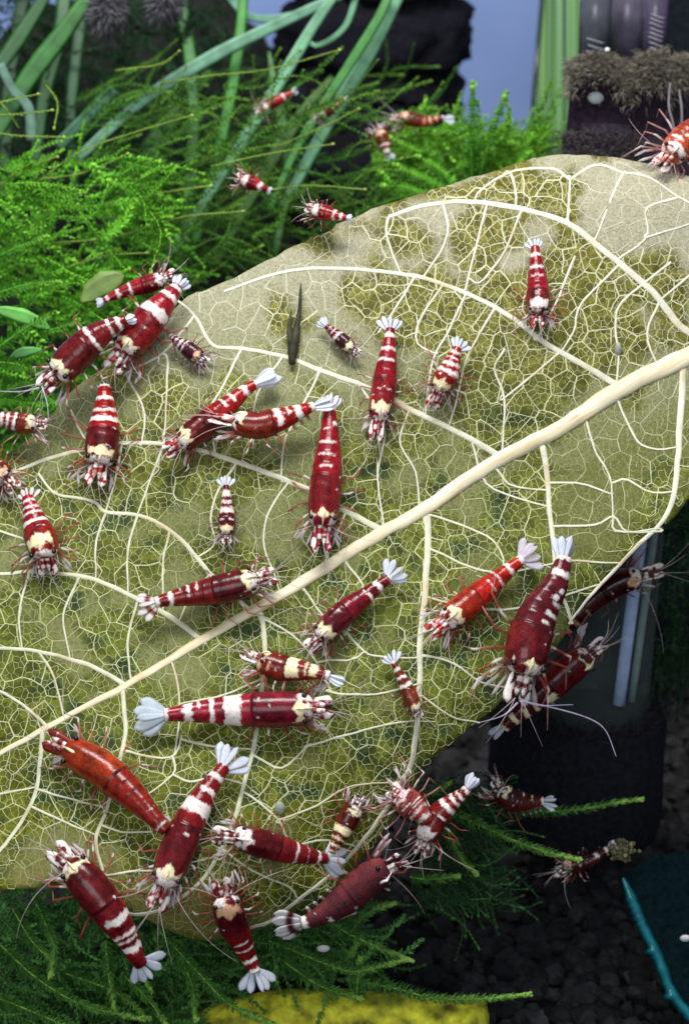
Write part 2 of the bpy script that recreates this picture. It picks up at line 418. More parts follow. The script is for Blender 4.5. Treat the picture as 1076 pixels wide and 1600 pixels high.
SEC = [
 ([(967,604),(905,567),(850,535),(790,490),(720,455),(650,432),(560,421),(480,420),(420,431),(350,455)],11,4),
 ([(778,712),(715,676),(640,640),(575,606),(500,578),(440,556),(378,544),(332,539),(304,493),(278,470)],11,4),
 ([(598,830),(540,798),(480,765),(420,740),(370,722),(320,705),(256,694),(190,693),(130,703),(80,715),(30,735),(-20,760)],11,5),
 ([(388,952),(350,915),(325,893),(290,850),(255,822),(215,805),(165,800),(150,785),(120,778),(85,770),(60,740)],9,4),
 ([(316,1000),(270,966),(216,936),(165,913),(125,900),(45,893),(0,897),(-90,890)],10,5),
 ([(193,1068),(135,1038),(60,1018),(0,1013),(-90,1015)],9,5),
 ([(1190,560),(1076,520),(1018,455),(953,400),(884,348),(804,324),(729,315),(664,321),(607,339)],13,6),
 ([(666,808),(668,850),(663,930),(656,1000),(655,1080),(648,1160),(640,1200),(626,1222),(600,1269),(560,1322),(518,1366),(456,1414),(421,1440),(388,1451)],12,5),
 ([(848,703),(854,740),(858,800),(866,870),(868,915),(884,945),(893,975)],11,5),
 ([(1068,560),(1061,660),(1058,720),(1050,780),(1029,820),(1000,848),(970,880),(930,921),(905,952),(888,975)],12,3),
 ([(409,966),(414,1016),(409,1081),(398,1160),(384,1214),(364,1287),(341,1337),(311,1381),(263,1416),(219,1429),(198,1425),(180,1401)],9,5),
 ([(192,1080),(196,1146),(185,1197),(167,1264),(150,1311),(160,1357),(172,1400)],8,5),
 ([(66,1142),(62,1200),(50,1255),(12,1315),(-30,1360)],8,5),
 ([(75,1136),(40,1105),(0,1080),(-60,1060)],6,4),
]
RIBP = [(p.x, p.y) for p in catmull([(x, y, 0) for x, y in RIB], 200)]
def nearest(p, pool, lim):
    best = min(pool, key=lambda q: math.dist(p, q)); return best if math.dist(p, best) < lim else None
POOL = [(i, (p.x, p.y)) for i, (pth, a, b_) in enumerate(SEC) for p in catmull([(x, y, 0) for x, y in pth], 60)] + [(-1, q) for q in RIBP]
for pth, a, b_ in SEC:
    q = nearest(pth[0], RIBP, 40)
    if q: pth.insert(0, q)
    mb = MB(); vein_path(mb, pth, a, b_, pale(pth[0][1]), seg=9, hgt=0.26, plan=[(0, a * 2.7), (.03, a * 1.9), (.055, a * 1.25), (.10, a * .95), (1, b_ * .95)]); mb.build('side_vein', VEIN, leaf)
# web where a side vein meets the midrib
TER = [
 [(607,339),(602,362),(614,398),(625,425)],[(886,347),(890,280)],[(890,280),(862,263),(797,269),(750,298),(741,315)],[(890,280),(930,258),(973,269),(1012,276),(1060,308),(1100,330)],[(973,269),(958,300),(930,372)],
 [(1060,308),(1010,326),(1010,370),(965,405)],[(1010,370),(1076,350)],[(797,269),(805,300),(806,323)],[(692,320),(700,360),(685,398),(660,432)],[(759,320),(742,390),(725,455)],[(814,331),(784,398),(750,440)],
 [(647,434),(612,490),(590,520)],[(689,449),(655,500),(652,537),(679,552)],[(727,461),(699,520),(674,570),(664,645)],[(769,488),(744,530),(724,575),(709,640),(700,668)],[(789,545),(772,575),(787,622),(784,700)],
 [(898,400),(865,480),(838,528)],[(966,415),(908,475),(896,515),(879,546)],[(1048,410),(973,470),(961,505),(966,555),(963,598)],[(868,556),(787,622)],[(1076,430),(1030,470)],[(1030,470),(1010,520),(1026,570)],
 [(560,600),(600,670),(590,740),(600,830)],[(640,640),(625,690),(650,740),(655,800)],[(500,580),(470,640),(445,690),(440,748)],[(440,560),(400,620),(395,700)],
 [(378,544),(350,600),(330,640),(335,705)],[(262,560),(261,600),(256,694)],[(304,493),(250,555),(200,580)],[(200,590),(225,640),(222,692)],
 [(110,640),(135,690),(150,700)],[(540,800),(520,850),(500,892)],[(450,755),(420,800),(412,850),(430,900),(440,930)],[(370,722),(340,770),(330,810),(335,850),(310,870)],[(256,696),(235,750),(215,803)],[(190,694),(182,740),(165,800)],
 [(215,806),(200,860),(200,925)],[(265,828),(255,880),(255,955)],[(165,802),(150,850),(150,905)],[(330,895),(300,930),(280,970)],[(125,902),(100,960),(110,1028)],[(216,937),(200,1000),(205,1062)],[(45,894),(30,960),(35,1016)],[(60,1018),(85,1060),(100,1120)],[(0,830),(45,848),(75,895)],
 [(916,657),(929,705),(953,748),(957,812)],[(966,630),(991,684),(1016,701),(1058,699)],[(858,754),(908,756),(953,771)],[(956,754),(978,749),(1013,769),(1050,767)],[(779,739),(799,759),(852,766)],[(677,860),(734,885),(790,895),(862,880)],[(677,806),(759,837),(784,870),(783,894)],
 [(862,822),(928,820),(958,807),(978,830),(1029,826)],[(957,809),(963,830),(1030,830)],[(868,875),(968,880)],[(884,930),(938,912)],[(660,1024),(704,1034),(749,1064),(800,1078)],[(509,1080),(540,1084),(590,1084),(650,1069)],[(660,1089),(704,1119),(749,1129)],[(480,1165),(540,1149),(595,1134),(647,1126)],[(744,952),(809,950),(868,930)],[(660,930),(710,945),(744,952)],[(740,700),(765,760),(852,790)],
 [(385,1240),(435,1282),(450,1311),(480,1330)],[(435,1282),(489,1262),(544,1230),(626,1222)],[(346,1327),(395,1360),(450,1386),(466,1408)],[(194,1172),(231,1182),(271,1182),(284,1150)],[(284,1155),(338,1167),(395,1170)],[(271,1182),(271,1210),(232,1240)],[(271,1210),(298,1222),(334,1215),(380,1225)],[(60,1234),(117,1250),(167,1262)],[(50,1260),(100,1284),(150,1305)],[(160,1290),(190,1300),(237,1300)],[(165,1368),(210,1361),(260,1361)],
 [(271,1041),(281,1101),(273,1181)],[(416,968),(466,1000),(494,1036),(509,1065)],[(541,988),(568,1018),(592,1026),(655,1028)],[(494,1036),(509,1032),(550,1031),(568,1018)],[(509,1065),(515,1078)],[(543,884),(568,920),(541,988)],[(473,918),(506,964),(541,988)],[(410,1060),(350,1085),(280,1100)],[(395,1180),(440,1200),(480,1165)],[(240,1361),(290,1350),(340,1338)],[(476,1318),(512,1314),(555,1322)],[(0,1240),(55,1230)],
]
TERP = []
TP = [(p.x, p.y) for i, pth in enumerate(TER) for p in catmull([(x, y, 0) for x, y in pth], 24)]
for ti, pth in enumerate(TER):
    own = set((p.x, p.y) for p in catmull([(x, y, 0) for x, y in pth], 24))
    pool = [q for _, q in POOL] + [q for q in TP if q not in own]
    q0, q1 = nearest(pth[0], pool, 26), nearest(pth[-1], pool, 26)
    pth = ([q0] if q0 and math.dist(q0, pth[0]) > 3 else []) + pth + ([q1] if q1 and math.dist(q1, pth[-1]) > 3 else [])
    mb = MB(); vein_path(mb, pth, 4.2, 2.6, pale(pth[0][1]), seg=7, hgt=0.32, wob=1.6); mb.build('cross_vein', VEIN, leaf)

def voronoi_edges(spacing, seed, x0=-70, x1=1146, aniso=1.0, ang=0.0):
    r = random.Random(seed); pts = []; ca, sa = math.cos(ang), math.sin(ang)
    if aniso == 1.0:
        y = 235; row = 0
        while y < 1475:
            x = x0 + (spacing / 2 if row % 2 else 0)
            while x < x1:
                s = spacing * 0.46; g = .72 + .75 * nz((x / 45, y / 45, seed)); ok = r.random() < g; q = Vector((x + r.uniform(-s, s), y + r.uniform(-s, s)))
                if ok: pts.append(q)
                x += spacing
            y += spacing * .9; row += 1
    else:
        u = -1800
        while u < 1800:
            v = -1800
            while v < 1800:
                s = 0.42; uu = u + r.uniform(-s, s) * spacing; vv = v + r.uniform(-s, s) * spacing * aniso
                x = uu * ca - vv * sa + 540; y = uu * sa + vv * ca + 850
                if x0 < x < x1 and 235 < y < 1475: pts.append(Vector((x, y)))
                v += spacing * aniso
            u += spacing
    v, e_, f = delaunay_2d_cdt(pts, [], [], 0, 1e-5)[:3]
    cen = []; em = {}
    for i, t in enumerate(f):
        a, b_, c_ = (v[k] for k in t)
        d = 2 * (a.x * (b_.y - c_.y) + b_.x * (c_.y - a.y) + c_.x * (a.y - b_.y))
        if abs(d) < 1e-6: cen.append(None); continue
        ux = (a.length_squared * (b_.y - c_.y) + b_.length_squared * (c_.y - a.y) + c_.length_squared * (a.y - b_.y)) / d
        uy = (a.length_squared * (c_.x - b_.x) + b_.length_squared * (a.x - c_.x) + c_.length_squared * (b_.x - a.x)) / d
        cx, cy = (a.x + b_.x + c_.x) / 3, (a.y + b_.y + c_.y) / 3
        cen.append((lerp(cx, ux, .75), lerp(cy, uy, .75)))
        for k in range(3): em.setdefault(tuple(sorted((t[k], t[(k + 1) % 3]))), []).append(i)
    out = []
    for fs in em.values():
        if len(fs) == 2 and cen[fs[0]] and cen[fs[1]]:
            p, q = cen[fs[0]], cen[fs[1]]
            if math.dist(p, q) < spacing * 4.0 and inside(*p) and inside(*q): out.append((p, q))
    return out
def smooth_zone(x, y): return sstep(-40, 60, (x - 860) * .75 + (y - 640) * .25) * sstep(600, 680, y)
def net(name, edges, w, col_eaten, col_film, hgt, seed, cut=0.0):
    mb = MB(); r = random.Random(seed)
    for p, q in edges:
        mx, my = (p[0] + q[0]) / 2, (p[1] + q[1]) / 2
        f = film_at(mx, my); z = smooth_zone(mx, my)
        if r.random() < max(cut * f, 0.32 * z * (cut > .05), .03): continue
        dx, dy = q[0] - p[0], q[1] - p[1]; L = math.hypot(dx, dy)
        if L < 0.8: continue
        nx, ny = -dy / L, dx / L; v = sstep(350, 900, my); ww = w * r.uniform(.7, 1.35) * lerp(1, .72, f) * lerp(1, .80, v)
        ce = mix(col_eaten, tuple(k * g for k, g in zip(col_eaten, (.88, .93, .74))), v)
        c = mix(ce, mix(col_film, tuple(k * g for k, g in zip(col_film, (.72, .76, .48))), v), f)
        bx, by = mx + nx * r.uniform(-.09, .09) * L, my + ny * r.uniform(-.09, .09) * L
        prev = None
        for (x, y) in (p, (bx, by), q):
            ring = [mb.vert(M(x - nx * ww / 2, y - ny * ww / 2, 0.001), c), mb.vert(M(x, y, hgt), c), mb.vert(M(x + nx * ww / 2, y + ny * ww / 2, 0.001), c)]
            if prev:
                mb.f.append((prev[0], ring[0], ring[1], prev[1])); mb.f.append((prev[1], ring[1], ring[2], prev[2]))
            prev = ring
    o = mb.build(name, VEIN, leaf); o['kind'] = 'stuff'; return o
net('vein_mesh', voronoi_edges(30, 5, aniso=1.5, ang=R(20)), 1.8, (0.50, 0.49, 0.33), (0.48, 0.46, 0.36), 0.007, 21, 0.04)
net('fine_vein_mesh', voronoi_edges(10.4, 6), 0.98, (0.41, 0.41, 0.26), (0.41, 0.39, 0.30), 0.006, 22, 0.10)
# short free veinlets and crumbs inside the meshes are left to the lamina material

# small oval specks on the leaf
for (x, y, rx, ry, a, lab) in ((437, 1263, 8, 11, .1, 'small grey oval snail resting on the lower leaf between veins'), (965, 546, 6, 11, .1, 'tiny grey oval snail on the leaf right of the upper shrimp')):
    mb = MB(); c = M(x, y, .03); mb.ball(c, rx / 100, .05, ry / 100, 14, 9, base=(0.30, 0.32, 0.27)); o = mb.build('snail', VEIN, None, origin=c); tag(o, lab, 'snail', 'small snails on the leaf')
# dark rotten scrap
sc = thing('plant_scrap', M(460, 520), 'dark green upright plant scrap with two prongs lying on the upper leaf', 'plant scrap')
mb = MB()
mb.tube([M(x, y, .12) for x, y in ((456,568),(457,545),(462,520),(467,490),(469,460),(470,442))], [.05,.09,.07,.03,.025,.008], 7, (0.035, 0.035, 0.018))
mb.build('stem', WOOD, sc)
mb = MB(); mb.tube([M(x, y, .12) for x, y in ((458,545),(452,520),(453,500),(455,485))], [.08,.05,.03,.008], 7, (0.045, 0.045, 0.02)); mb.build('prong', WOOD, sc)

# ------------------------------------------------------------------ SHRIMPS
CR = (.30,.008,.018); RD = (.34,.010,.010); WN = (.150,.007,.012); MR = (.105,.007,.014); ORG = (.40,.028,.006); DK = (.045,.006,.011); BR = (.20,.024,.012); PK = (.30,.035,.035); PU = (.09,.010,.03)
W = (.76,.69,.66); C = (.78,.70,.44); LV = (.66,.68,.80); PE = (.72,.42,.26)
SHRIMPS = 0
def shrimp(label, pts, w, tb, tc, tf, base, car=None, bands=(), patch=None, pcol=C, mcol=W, roll=0, h=None, deep=None, fan=1.0, fancol=(.66,.70,.82), tip=None,
           legs=1.0, ant=None, nospot=False, mat=None, face=0.5, group='red and white shrimps of the colony', legcol=(.30,.050,.035), antlen=0.5, fuzzlegs=False, seed=None, scap=1.0):
    global SHRIMPS
    SHRIMPS += 1; rg = random.Random(seed or SHRIMPS * 13 + 5)
    base = tuple(x * .80 for x in base); car = tuple(x * .85 for x in car) if car else None
    car = car or tuple(x * .62 for x in base); mat = mat or SHELL
    w *= .94; wu = w / 100.0
    if h is None: h = 0.58 * wu + 0.10
    def mp(p):
        z = p[2] if len(p) > 2 else 0.0
        return P(p[0], p[1], deep - z) if deep else M(p[0], p[1], h + z)
    NS = 160
    bx, by = pts[-1][0] - pts[0][0], pts[-1][1] - pts[0][1]; bend = rg.uniform(-.03, .03); p2 = []
    for i, p in enumerate(pts):
        k = math.sin(math.pi * i / (len(pts) - 1)); z = (p[2] if len(p) > 2 else 0) + .10 * wu * math.sin(2.2 * math.pi * i / (len(pts) - 1) + .4) * k
        p2.append((p[0] - by * bend * k, p[1] + bx * bend * k, z))
    sp, L = resample(catmull([mp(p) for p in p2], 240), NS)
    tocam = (CAM - sp[NS // 2]).normalized(); ro = R(roll)
    def fr(t):
        u = max(0, min(NS, t * NS)); k = min(int(u), NS - 1); c = sp[k].lerp(sp[k + 1], u - k)
        a = max(0, k - 4); b_ = min(NS, k + 5); T = (sp[b_] - sp[a]).normalized()
        U = (tocam - T * tocam.dot(T)).normalized(); S = T.cross(U)
        U2 = U * math.cos(ro) + S * math.sin(ro); return c, T, U2, T.cross(U2)
    root = thing('shrimp', fr((tb + tf) / 2)[0] - fr((tb + tf) / 2)[2] * (h if not deep else .6 * wu), label, 'shrimp', group)
    # ---- body: one continuous surface
    NR, NA = (92, 26) if w > 36 else (64, 20)
    marks = []
    for b_ in bands:
        t0, t1 = b_[0], b_[1]; pc, ph = (b_[2], b_[3]) if len(b_) > 3 else (0, 400); col = b_[4] if len(b_) > 4 else mcol
        marks.append(((t0 + t1) / 2, (t1 - t0) / 2 - .003, pc, ph, col, 0))
    if patch: p1 = min(patch[1], tf - .035); p0 = lerp(patch[0], p1, .22); marks.append(((p0 + p1) / 2, (p1 - p0) / 2, rg.uniform(-6, 6), 56, pcol, 1))
    if not nospot:
        for _ in range(9): marks.append((tf - .015 + rg.uniform(-.03, .02), .010 + rg.random() * .012, rg.uniform(-100, 100), rg.uniform(12, 30), W, 0))
        for _ in range(rg.randint(1, 3)): marks.append((rg.uniform(tc, tf - .1), .006, rg.uniform(-70, 70), rg.uniform(5, 9), W, 0))
    AB = [(0,.35),(.2,.47),(.4,.60),(.6,.74),(.8,.87),(1,.95)]; CA = [(0,.955),(.25,1.0),(.55,.99),(.72,.93),(.86,.84),(.94,.72),(1,.50)]
    ts = []
    for i in range(NR + 1): ts.append(lerp(tb, tf, i / NR))
    mb = MB(); prev = None; o_ = rg.random() * 90
    for i, t in enumerate(ts):
        c, T, U, S = fr(t)
        if t < tc:
            v = (t - tb) / (tc - tb); a = interp(AB, v); g = 1 - (v * 6 - math.floor(v * 6)); a *= 1 + .035 * g ** 4 - .012; bd = .86; bu = .92
        else:
            v = (t - tc) / (tf - tc); a = interp(CA, v); bd = .95; bu = .95
            a *= 1 + .05 * max(0, 1 - v * 9)
        a *= wu / 2
        bs = mix(car if t > tc else base, (.012, .003, .004), .8 * max(0, 1 - abs(t - tc) / .010)) if abs(t - tc) < .010 else mix(base, tuple(x * .35 for x in base), .5 * max(0, 1 - g * 6)) if t < tc else mix(car, base, .25 * sstep(.55, 1, v))
        ring = []
        for j in range(NA):
            ph = 2 * math.pi * j / NA - math.pi
            sx, cy = math.sin(ph), math.cos(ph)
            k = 1 + .012 * nz((t * 30 + o_, ph, 0))
            q = c + S * (a * k * sx) + U * (a * k * cy * (bu if cy > 0 else bd))
            deg = math.degrees(ph); best = -9; bc_ = mcol
            wob = .012 * nz((deg / 28, o_, t * 8)) + .005 * nz((deg / 9, o_, 4))
            for (m0, mh, pc, phh, col, kind) in marks:
                dt = (mh - abs(t - m0 + wob * (1.3 if mh > .02 else .5))) * L
                if kind == 1:
                    rear = m0 - mh - .016 * math.cos(R(deg) * 6.0) + 1.6 * wob * (1 if abs(deg) < 70 else 0)
                    dt = min(t - rear, m0 + mh - t + .012 * math.cos(R(deg) * 6)) * L
                if phh < 360 and kind == 1 and abs(deg) > 40: dt -= .0004 * (abs(deg) - 40) * a * 2
                if phh < 360:
                    dp = (phh - abs(deg - pc) + 160 * wob) * math.pi / 180 * a
                    dd = min(dt, dp) if (dt < 0 or dp < 0) else min(dt, dp)
                else: dd = dt
                if dd > best: best, bc_ = dd, col
            b2 = mix(bs, (bs[0] * 1.5 + .05, bs[1] * 2.2 + .012, bs[2] * 1.3 + .004), .6 * sstep(38, 80, abs(deg)) * (.6 + nz((t * 9, deg / 40, o_))))
            if t > tc: b2 = mix(b2, tuple(x * .42 for x in bs), .8 * sstep(.05, .4, nz((t * 7 + o_, deg / 26, 6)) + .25 * nz((t * 30, deg / 9, o_))) * sstep(80, 30, abs(deg)))
            ring.append(mb.vert(q, b2, bc_, best))
        if prev:
            for j in range(NA): mb.f.append((prev[j], prev[(j + 1) % NA], ring[(j + 1) % NA], ring[j]))
        else: mb.f.append(tuple(reversed(ring)))
        prev = ring
    mb.f.append(tuple(prev))
    mb.build('body', mat, root)
    # ---- tail fan
    if fan > 0 and tb > .03:
        c, T, U, S = fr(tb + .012); fl = (tb + .012) * L
        dirs = [(0, .92, .34), (13, 1.0, .48), (-13, 1.0, .48), (27, .92, .50), (-27, .92, .50)]
        fs = rg.uniform(.7, 1.3)
        for k, (ang, ln, wd) in enumerate(dirs):
            a = R(ang * fan * (fs if ang > 0 else 2 - fs) + rg.uniform(-4, 4)); d = (-T * math.cos(a) + S * math.sin(a) + U * (.05 if k == 0 else -.03)).normalized()
            sd = (T * math.sin(a) + S * math.cos(a)).normalized()
            mb = MB(); off = c + S * (math.sin(a) * wu * .18) + U * (.05 * wu if k == 0 else -.02 * wu * k)
            fcl = fancol
            def bf(t, kk=k):
                q = fcl if t > .12 else mix(base, fcl, .6)
                if tip and .35 < t < .62 and kk in tip: q = base
                return q
            mb.plate(off, d, sd, U, fl * ln * rg.uniform(.82, .96), fl * wd * (.9 if k else .8), fcl, thick=.05, n=8, tip=.55, curl=-.04 * fl, basef=bf)
            mb.build('telson' if k == 0 else 'tail_fin', FIN, root)
    # ---- head: rostrum, eyes, antennal scales, peduncles
    te = tf - .045
    c, T, U, S = fr(tf - .10); aa = interp(CA, (tf - .10 - tc) / (tf - tc)) * wu / 2
    c2, T2, U2, S2 = fr(min(1, tf + .02))
    mb = MB(); mb.tube([c + U * aa * .80, c.lerp(c2, .5) + U * aa * .92, c2 + U2 * aa * .45], [.05 * wu, .045 * wu, .008 * wu], 6, pcol, up=U); mb.build('rostrum', LIMB, root)
    c, T, U, S = fr(te)
    for sg in (-1, 1):
        e0 = c + S * (sg * .16 * wu) + U * .16 * wu; e1 = c + S * (sg * .335 * wu) + U * .22 * wu + T * .03 * wu
        mb = MB(); mb.tube([e0, e1], [.06 * wu, .065 * wu], 7, mix(base, W, .35)); st = mb.build('eyestalk', LIMB, root)
        mb = MB(); mb.ball(e1 + S * (sg * .02 * wu) + U * .02 * wu, .074 * wu, nu=10, nv=8, base=(.006, .005, .006)); mb.build('eye', EYE, st)
    c, T, U, S = fr(tf - .015); tipc, Tt, Ut, St = fr(1.0); fl = (1 - tf + .015) * L * scap
    sp_n = rg.random() * 50
    for sg in (-1, 1):
        a = R(-2 * sg); d = (T * math.cos(a) + S * math.sin(a) - U * .08).normalized(); sd = (S * math.cos(a) - T * math.sin(a)).normalized()
        mb = MB(); mb.plate(c + S * (sg * .21 * wu) - U * .05 * wu, d, sd, U, fl * .98, wu * .36, base, W, lambda t, k: .16 * nz((t * 4.2 + sp_n, sg * 3, k * .55)) + .02 * (t - .4) + (face - .55) * (.035 if face > .4 else .16), thick=.07, n=8, tip=.7); mb.build('antennal_scale', LIMB, root)
        q0 = c + S * (sg * .07 * wu) + U * .08 * wu
        pp = [q0 + d * (fl * .8 * k / 8) + S * (sg * .03 * wu * k / 8) for k in range(9)]
        mb = MB(); mb.tube(pp, [.075 * wu] * 6 + [.06 * wu, .035 * wu, .015 * wu], 6, base, W, [.10 * nz((k * .55 + sp_n, sg, 5)) for k in range(9)]); mb.build('antennule_base', LIMB, root)
        # two fine antennules
        mb = MB()
        for q in (0, 1):
            e = pp[-1]; dd = (d + S * sg * (.25 + .5 * q * rg.random()) + U * rg.uniform(-.1, .25)).normalized(); ln = L * rg.uniform(.16, .30)
            mb.tube([e + dd * ln * k / 6 + S * (sg * .10 * ln * (k / 6) ** 2) - U * .15 * ln * (k / 6) ** 2 for k in range(7)], [.009, .008, .007, .006, .005, .004, .003], 4, (.55, .45, .45))
        mb.build('antennule', HAIR, root)
        if antlen > 0 and ant is None:
            e = c + S * (sg * .2 * wu) - U * .05 * wu; ln = L * antlen * rg.uniform(.7, 1.15); aw = rg.uniform(25, 75); bend = rg.uniform(20, 80); cur = e.copy(); ap = [cur.copy()]
            for k in range(14):
                ag = R(aw + bend * k / 14); st_ = T * math.cos(ag) + S * (sg * math.sin(ag)) + U * (.18 - .04 * k); cur = cur + st_.normalized() * (ln / 14); ap.append(cur.copy())
            mb = MB(); mb.tube(ap, [lerp(.009, .003, k / 14) for k in range(15)], 4, (.58, .46, .44)); mb.build('antenna', HAIR, root)
    if ant:
        for ap in ant:
            q = catmull([P(p[0], p[1], (deep or leafD(*p[:2]) - h) - (p[2] if len(p) > 2 else 0.2)) for p in ap], 26)
            mb = MB(); mb.tube(q, [lerp(.016, .005, k / 26) for k in range(27)], 5, (.55, .50, .68)); mb.build('antenna', HAIR, root)
    # ---- walking legs
    lp = [0.08, .30, .52, .72, .86] if w > 22 else [.2, .5, .8]
    for i, f in enumerate(lp):
        t = lerp(tc, tf - .03, f)
        c, T, U, S = fr(t); fwd = (-.45, -.15, .25, .65, .9)[i] if len(lp) == 5 else (-.3, .2, .6)[i]
        for sg in (-1, 1):
            j = lambda s_: rg.uniform(-s_, s_)
            ex = legs * wu * (1.0 if i < 3 else .8)
            b0 = c + S * (sg * .30 * wu) - U * .28 * wu
            k1 = c + S * (sg * (.62 + j(.08)) * ex) - U * (.20 + j(.06)) * wu + T * (fwd * .35 * ex)
            k2 = c + S * (sg * (.95 + j(.14)) * ex) - U * (.28 + j(.08)) * wu + T * ((fwd + j(.25)) * .75 * ex)
            ft = c + S * (sg * (1.02 + j(.22)) * ex) - U * (.58 * wu + .06) + T * ((fwd + j(.35)) * 1.2 * ex)
            path = [b0, k1, k1.lerp(k2, .5), k2, k2.lerp(ft, .5), ft]
            rr = .030 * wu if w > 22 else .04 * wu
            mb = MB(); mb.tube(path, [rr * 1.25, rr * 1.25, rr * 1.05, rr, rr * .7, rr * .3], 6, [mix(base, legcol, .6), legcol, legcol, legcol, mix(legcol, (.45, .30, .26), .5), (.40, .26, .22)], W, [-.05, .05 if rg.random() < .35 else -.03, -.05, .05 if rg.random() < .35 else -.04, -.05, -.02])
            mb.build('leg', LEG, root)
    # ---- feeding limbs under the head
    if legs > 0.5 and w > 24:
        c, T, U, S = fr(tf - .05)
        for sg in (-1, 1):
            mb = MB()
            for q in range(3):
                a0 = c + S * (sg * (.14 + .12 * q) * wu) - U * .30 * wu
                a1 = a0 + T * (.35 * wu) + S * (sg * rg.uniform(.05, .35) * wu) - U * .12 * wu
                a2 = a1 + T * (rg.uniform(.15, .4) * wu) + S * (sg * rg.uniform(-.1, .25) * wu) - U * .10 * wu
                mb.tube([a0, a1, a1.lerp(a2, .6), a2], [.045 * wu, .04 * wu, .05 * wu, .02 * wu], 6, mix(legcol, (.5, .3, .3), .4), (.72, .62, .66), [-.05, .02, .05, .05])
            mb.build('claw', LEG, root)
    # ---- swimmerets on side views
    if abs(roll) > 35 and w > 30:
        for k in range(4):
            t = lerp(tb + .12 * (tc - tb), tc - .02, (k + .6) / 4.4); c, T, U, S = fr(t); av = interp(AB, (t - tb) / (tc - tb)) * wu / 2
            d = (-U + T * -.25).normalized(); mb = MB()
            for sg in (-1, 1): mb.plate(c - U * av * .7 + S * sg * av * .4, d, T, S, wu * .34, wu * .16, mix(base, (.5, .3, .3), .35), W, lambda tt, k: .03 if tt > .6 else -.05, thick=.12, n=5, tip=.6)
            mb.build('swimmeret', LEG, root)
    return root

# ---- the grazing crowd, upper right to lower left
shrimp('large crimson shrimp lying level with broad white saddle and wide blue white tail fan', [(203,1123),(262,1121),(330,1117),(420,1113),(521,1105)], 58, .17, .605, .90, (.30,.008,.026), (.17,.007,.018), [(.145,.19),(.20,.235,0,400,(.30,.008,.026)),(.255,.305),(.325,.345,-60,40),(.387,.42),(.462,.555)], (.80,.87), C, fan=1.1, fancol=(.58,.66,.76), face=.7)
shrimp('crimson shrimp pointing down highest on the right of the leaf, three white bars', [(834,370),(833,388),(834,420),(836,455),(838,485),(838,512)], 40, .12, .60, .86, CR, (.15,.010,.015), [(.19,.24),(.335,.375,0,70),(.44,.465,0,38)], (.70,.82), W, fan=1.5, face=.4, legs=1.2, legcol=(.36,.06,.03))
shrimp('slim crimson shrimp pointing down onto a side vein, right of the small wine one', [(613,490),(609,515),(604,560),(597,615),(590,655),(588,690)], 42, .12, .50, .83, CR, (.22,.010,.014), [(.155,.20),(.27,.305),(.36,.39,25,70),(.44,.455,-5,18),(.595,.615,-28,13),(.60,.62,25,13)], (.70,.79), C, fan=1.5, face=.8)
shrimp('short red shrimp with four white stripes tilted over a side vein, face showing', [(722,524),(710,548),(698,578,.05),(686,603,.0),(673,640,-.18)], 40, .17, .50, .74, RD, (.26,.012,.010), [(.22,.27),(.31,.335,20,60),(.375,.43),(.465,.53)], (.59,.70), C, fan=1.6, face=.7, legs=1.15, legcol=(.34,.07,.05))
shrimp('small wine black shrimp with white collar band on the beige upper leaf', [(497,498),(510,508),(530,525),(547,541),(562,554)], 25, .2, .52, .86, WN, DK, [(.17,.2),(.27,.30),(.36,.385),(.45,.52)], (.70,.82), C, legcol=(.3,.1,.08))
shrimp('long bright crimson shrimp pointing straight down at the middle of the leaf', [(517,612),(515,640),(514,690),(509,760),(504,815),(502,864)], 54, .10, .54, .84, CR, (.19,.010,.014), [(.10,.14),(.205,.235,-45,25),(.245,.262,10,28),(.325,.35,10,52),(.405,.428,10,45),(.475,.498,8,28)], (.755,.83), C, fan=1.0, legs=1.1, face=.5)
shrimp('dark red shrimp climbing down-left with a second shrimp crossing its tail', [(444,591),(396,601),(358,630),(318,663),(288,686),(254,706)], 46, .20, .60, .87, RD, (.13,.008,.010), [(.17,.215),(.27,.32),(.38,.41,15,50),(.45,.475,20,45)], (.78,.85), C, roll=22, fan=.5, face=.6)
shrimp('deep red shrimp lying side-on with its pale feelers over its neighbour', [(524,626),(488,634),(445,650),(402,662),(366,656),(326,645)], 48, .17, .50, .80, RD, (.18,.014,.008), [(.14,.21),(.27,.33),(.355,.385,10,50),(.42,.48,0,80)], (.70,.80), C, roll=52, fan=.9, face=.8, h=.55)
shrimp('red shrimp with broad white rings facing down on the left leaf margin', [(163,596),(164,625),(163,665),(158,706),(148,758)], 57, .05, .47, .80, RD, (.13,.007,.010), [(.03,.075),(.16,.20),(.265,.30),(.335,.405)], (.65,.75), C, fan=1.3, face=.6, legs=1.1)
shrimp('red shrimp with white tail fan and four tight rings on the far left leaf', [(40,760),(47,785),(60,825),(70,858,.1),(74,900,-.15)], 54, .13, .54, .82, CR, (.24,.014,.012), [(.17,.205),(.235,.27),(.30,.335),(.39,.45)], (.63,.74), C, roll=14, fan=1.6, fancol=(.75,.66,.68), legs=1.15)
shrimp('tiny wine shrimp with broad white rings in the open leaf centre left', [(352,741),(353,768),(354,805),(354,850)], 28, .17, .62, .87, WN, MR, [(.24,.34),(.38,.43),(.47,.57),(.65,.68,-40,22),(.65,.68,35,22)], (.73,.83), C, fan=1.5, face=.8, legcol=(.3,.18,.16))
shrimp('dark red shrimp lying level above the midrib with its head to the right', [(210,952),(243,941),(300,929),(360,917),(432,897)], 50, .15, .56, .87, (.20,.009,.010), (.10,.006,.009), [(.12,.18),(.235,.275),(.32,.335,-40,20),(.37,.395,-25,48),(.44,.46,-35,38)], (.76,.85), C, roll=-20, fan=1.3, fancol=(.70,.64,.64), tip=(1,2,3,4), face=.7)
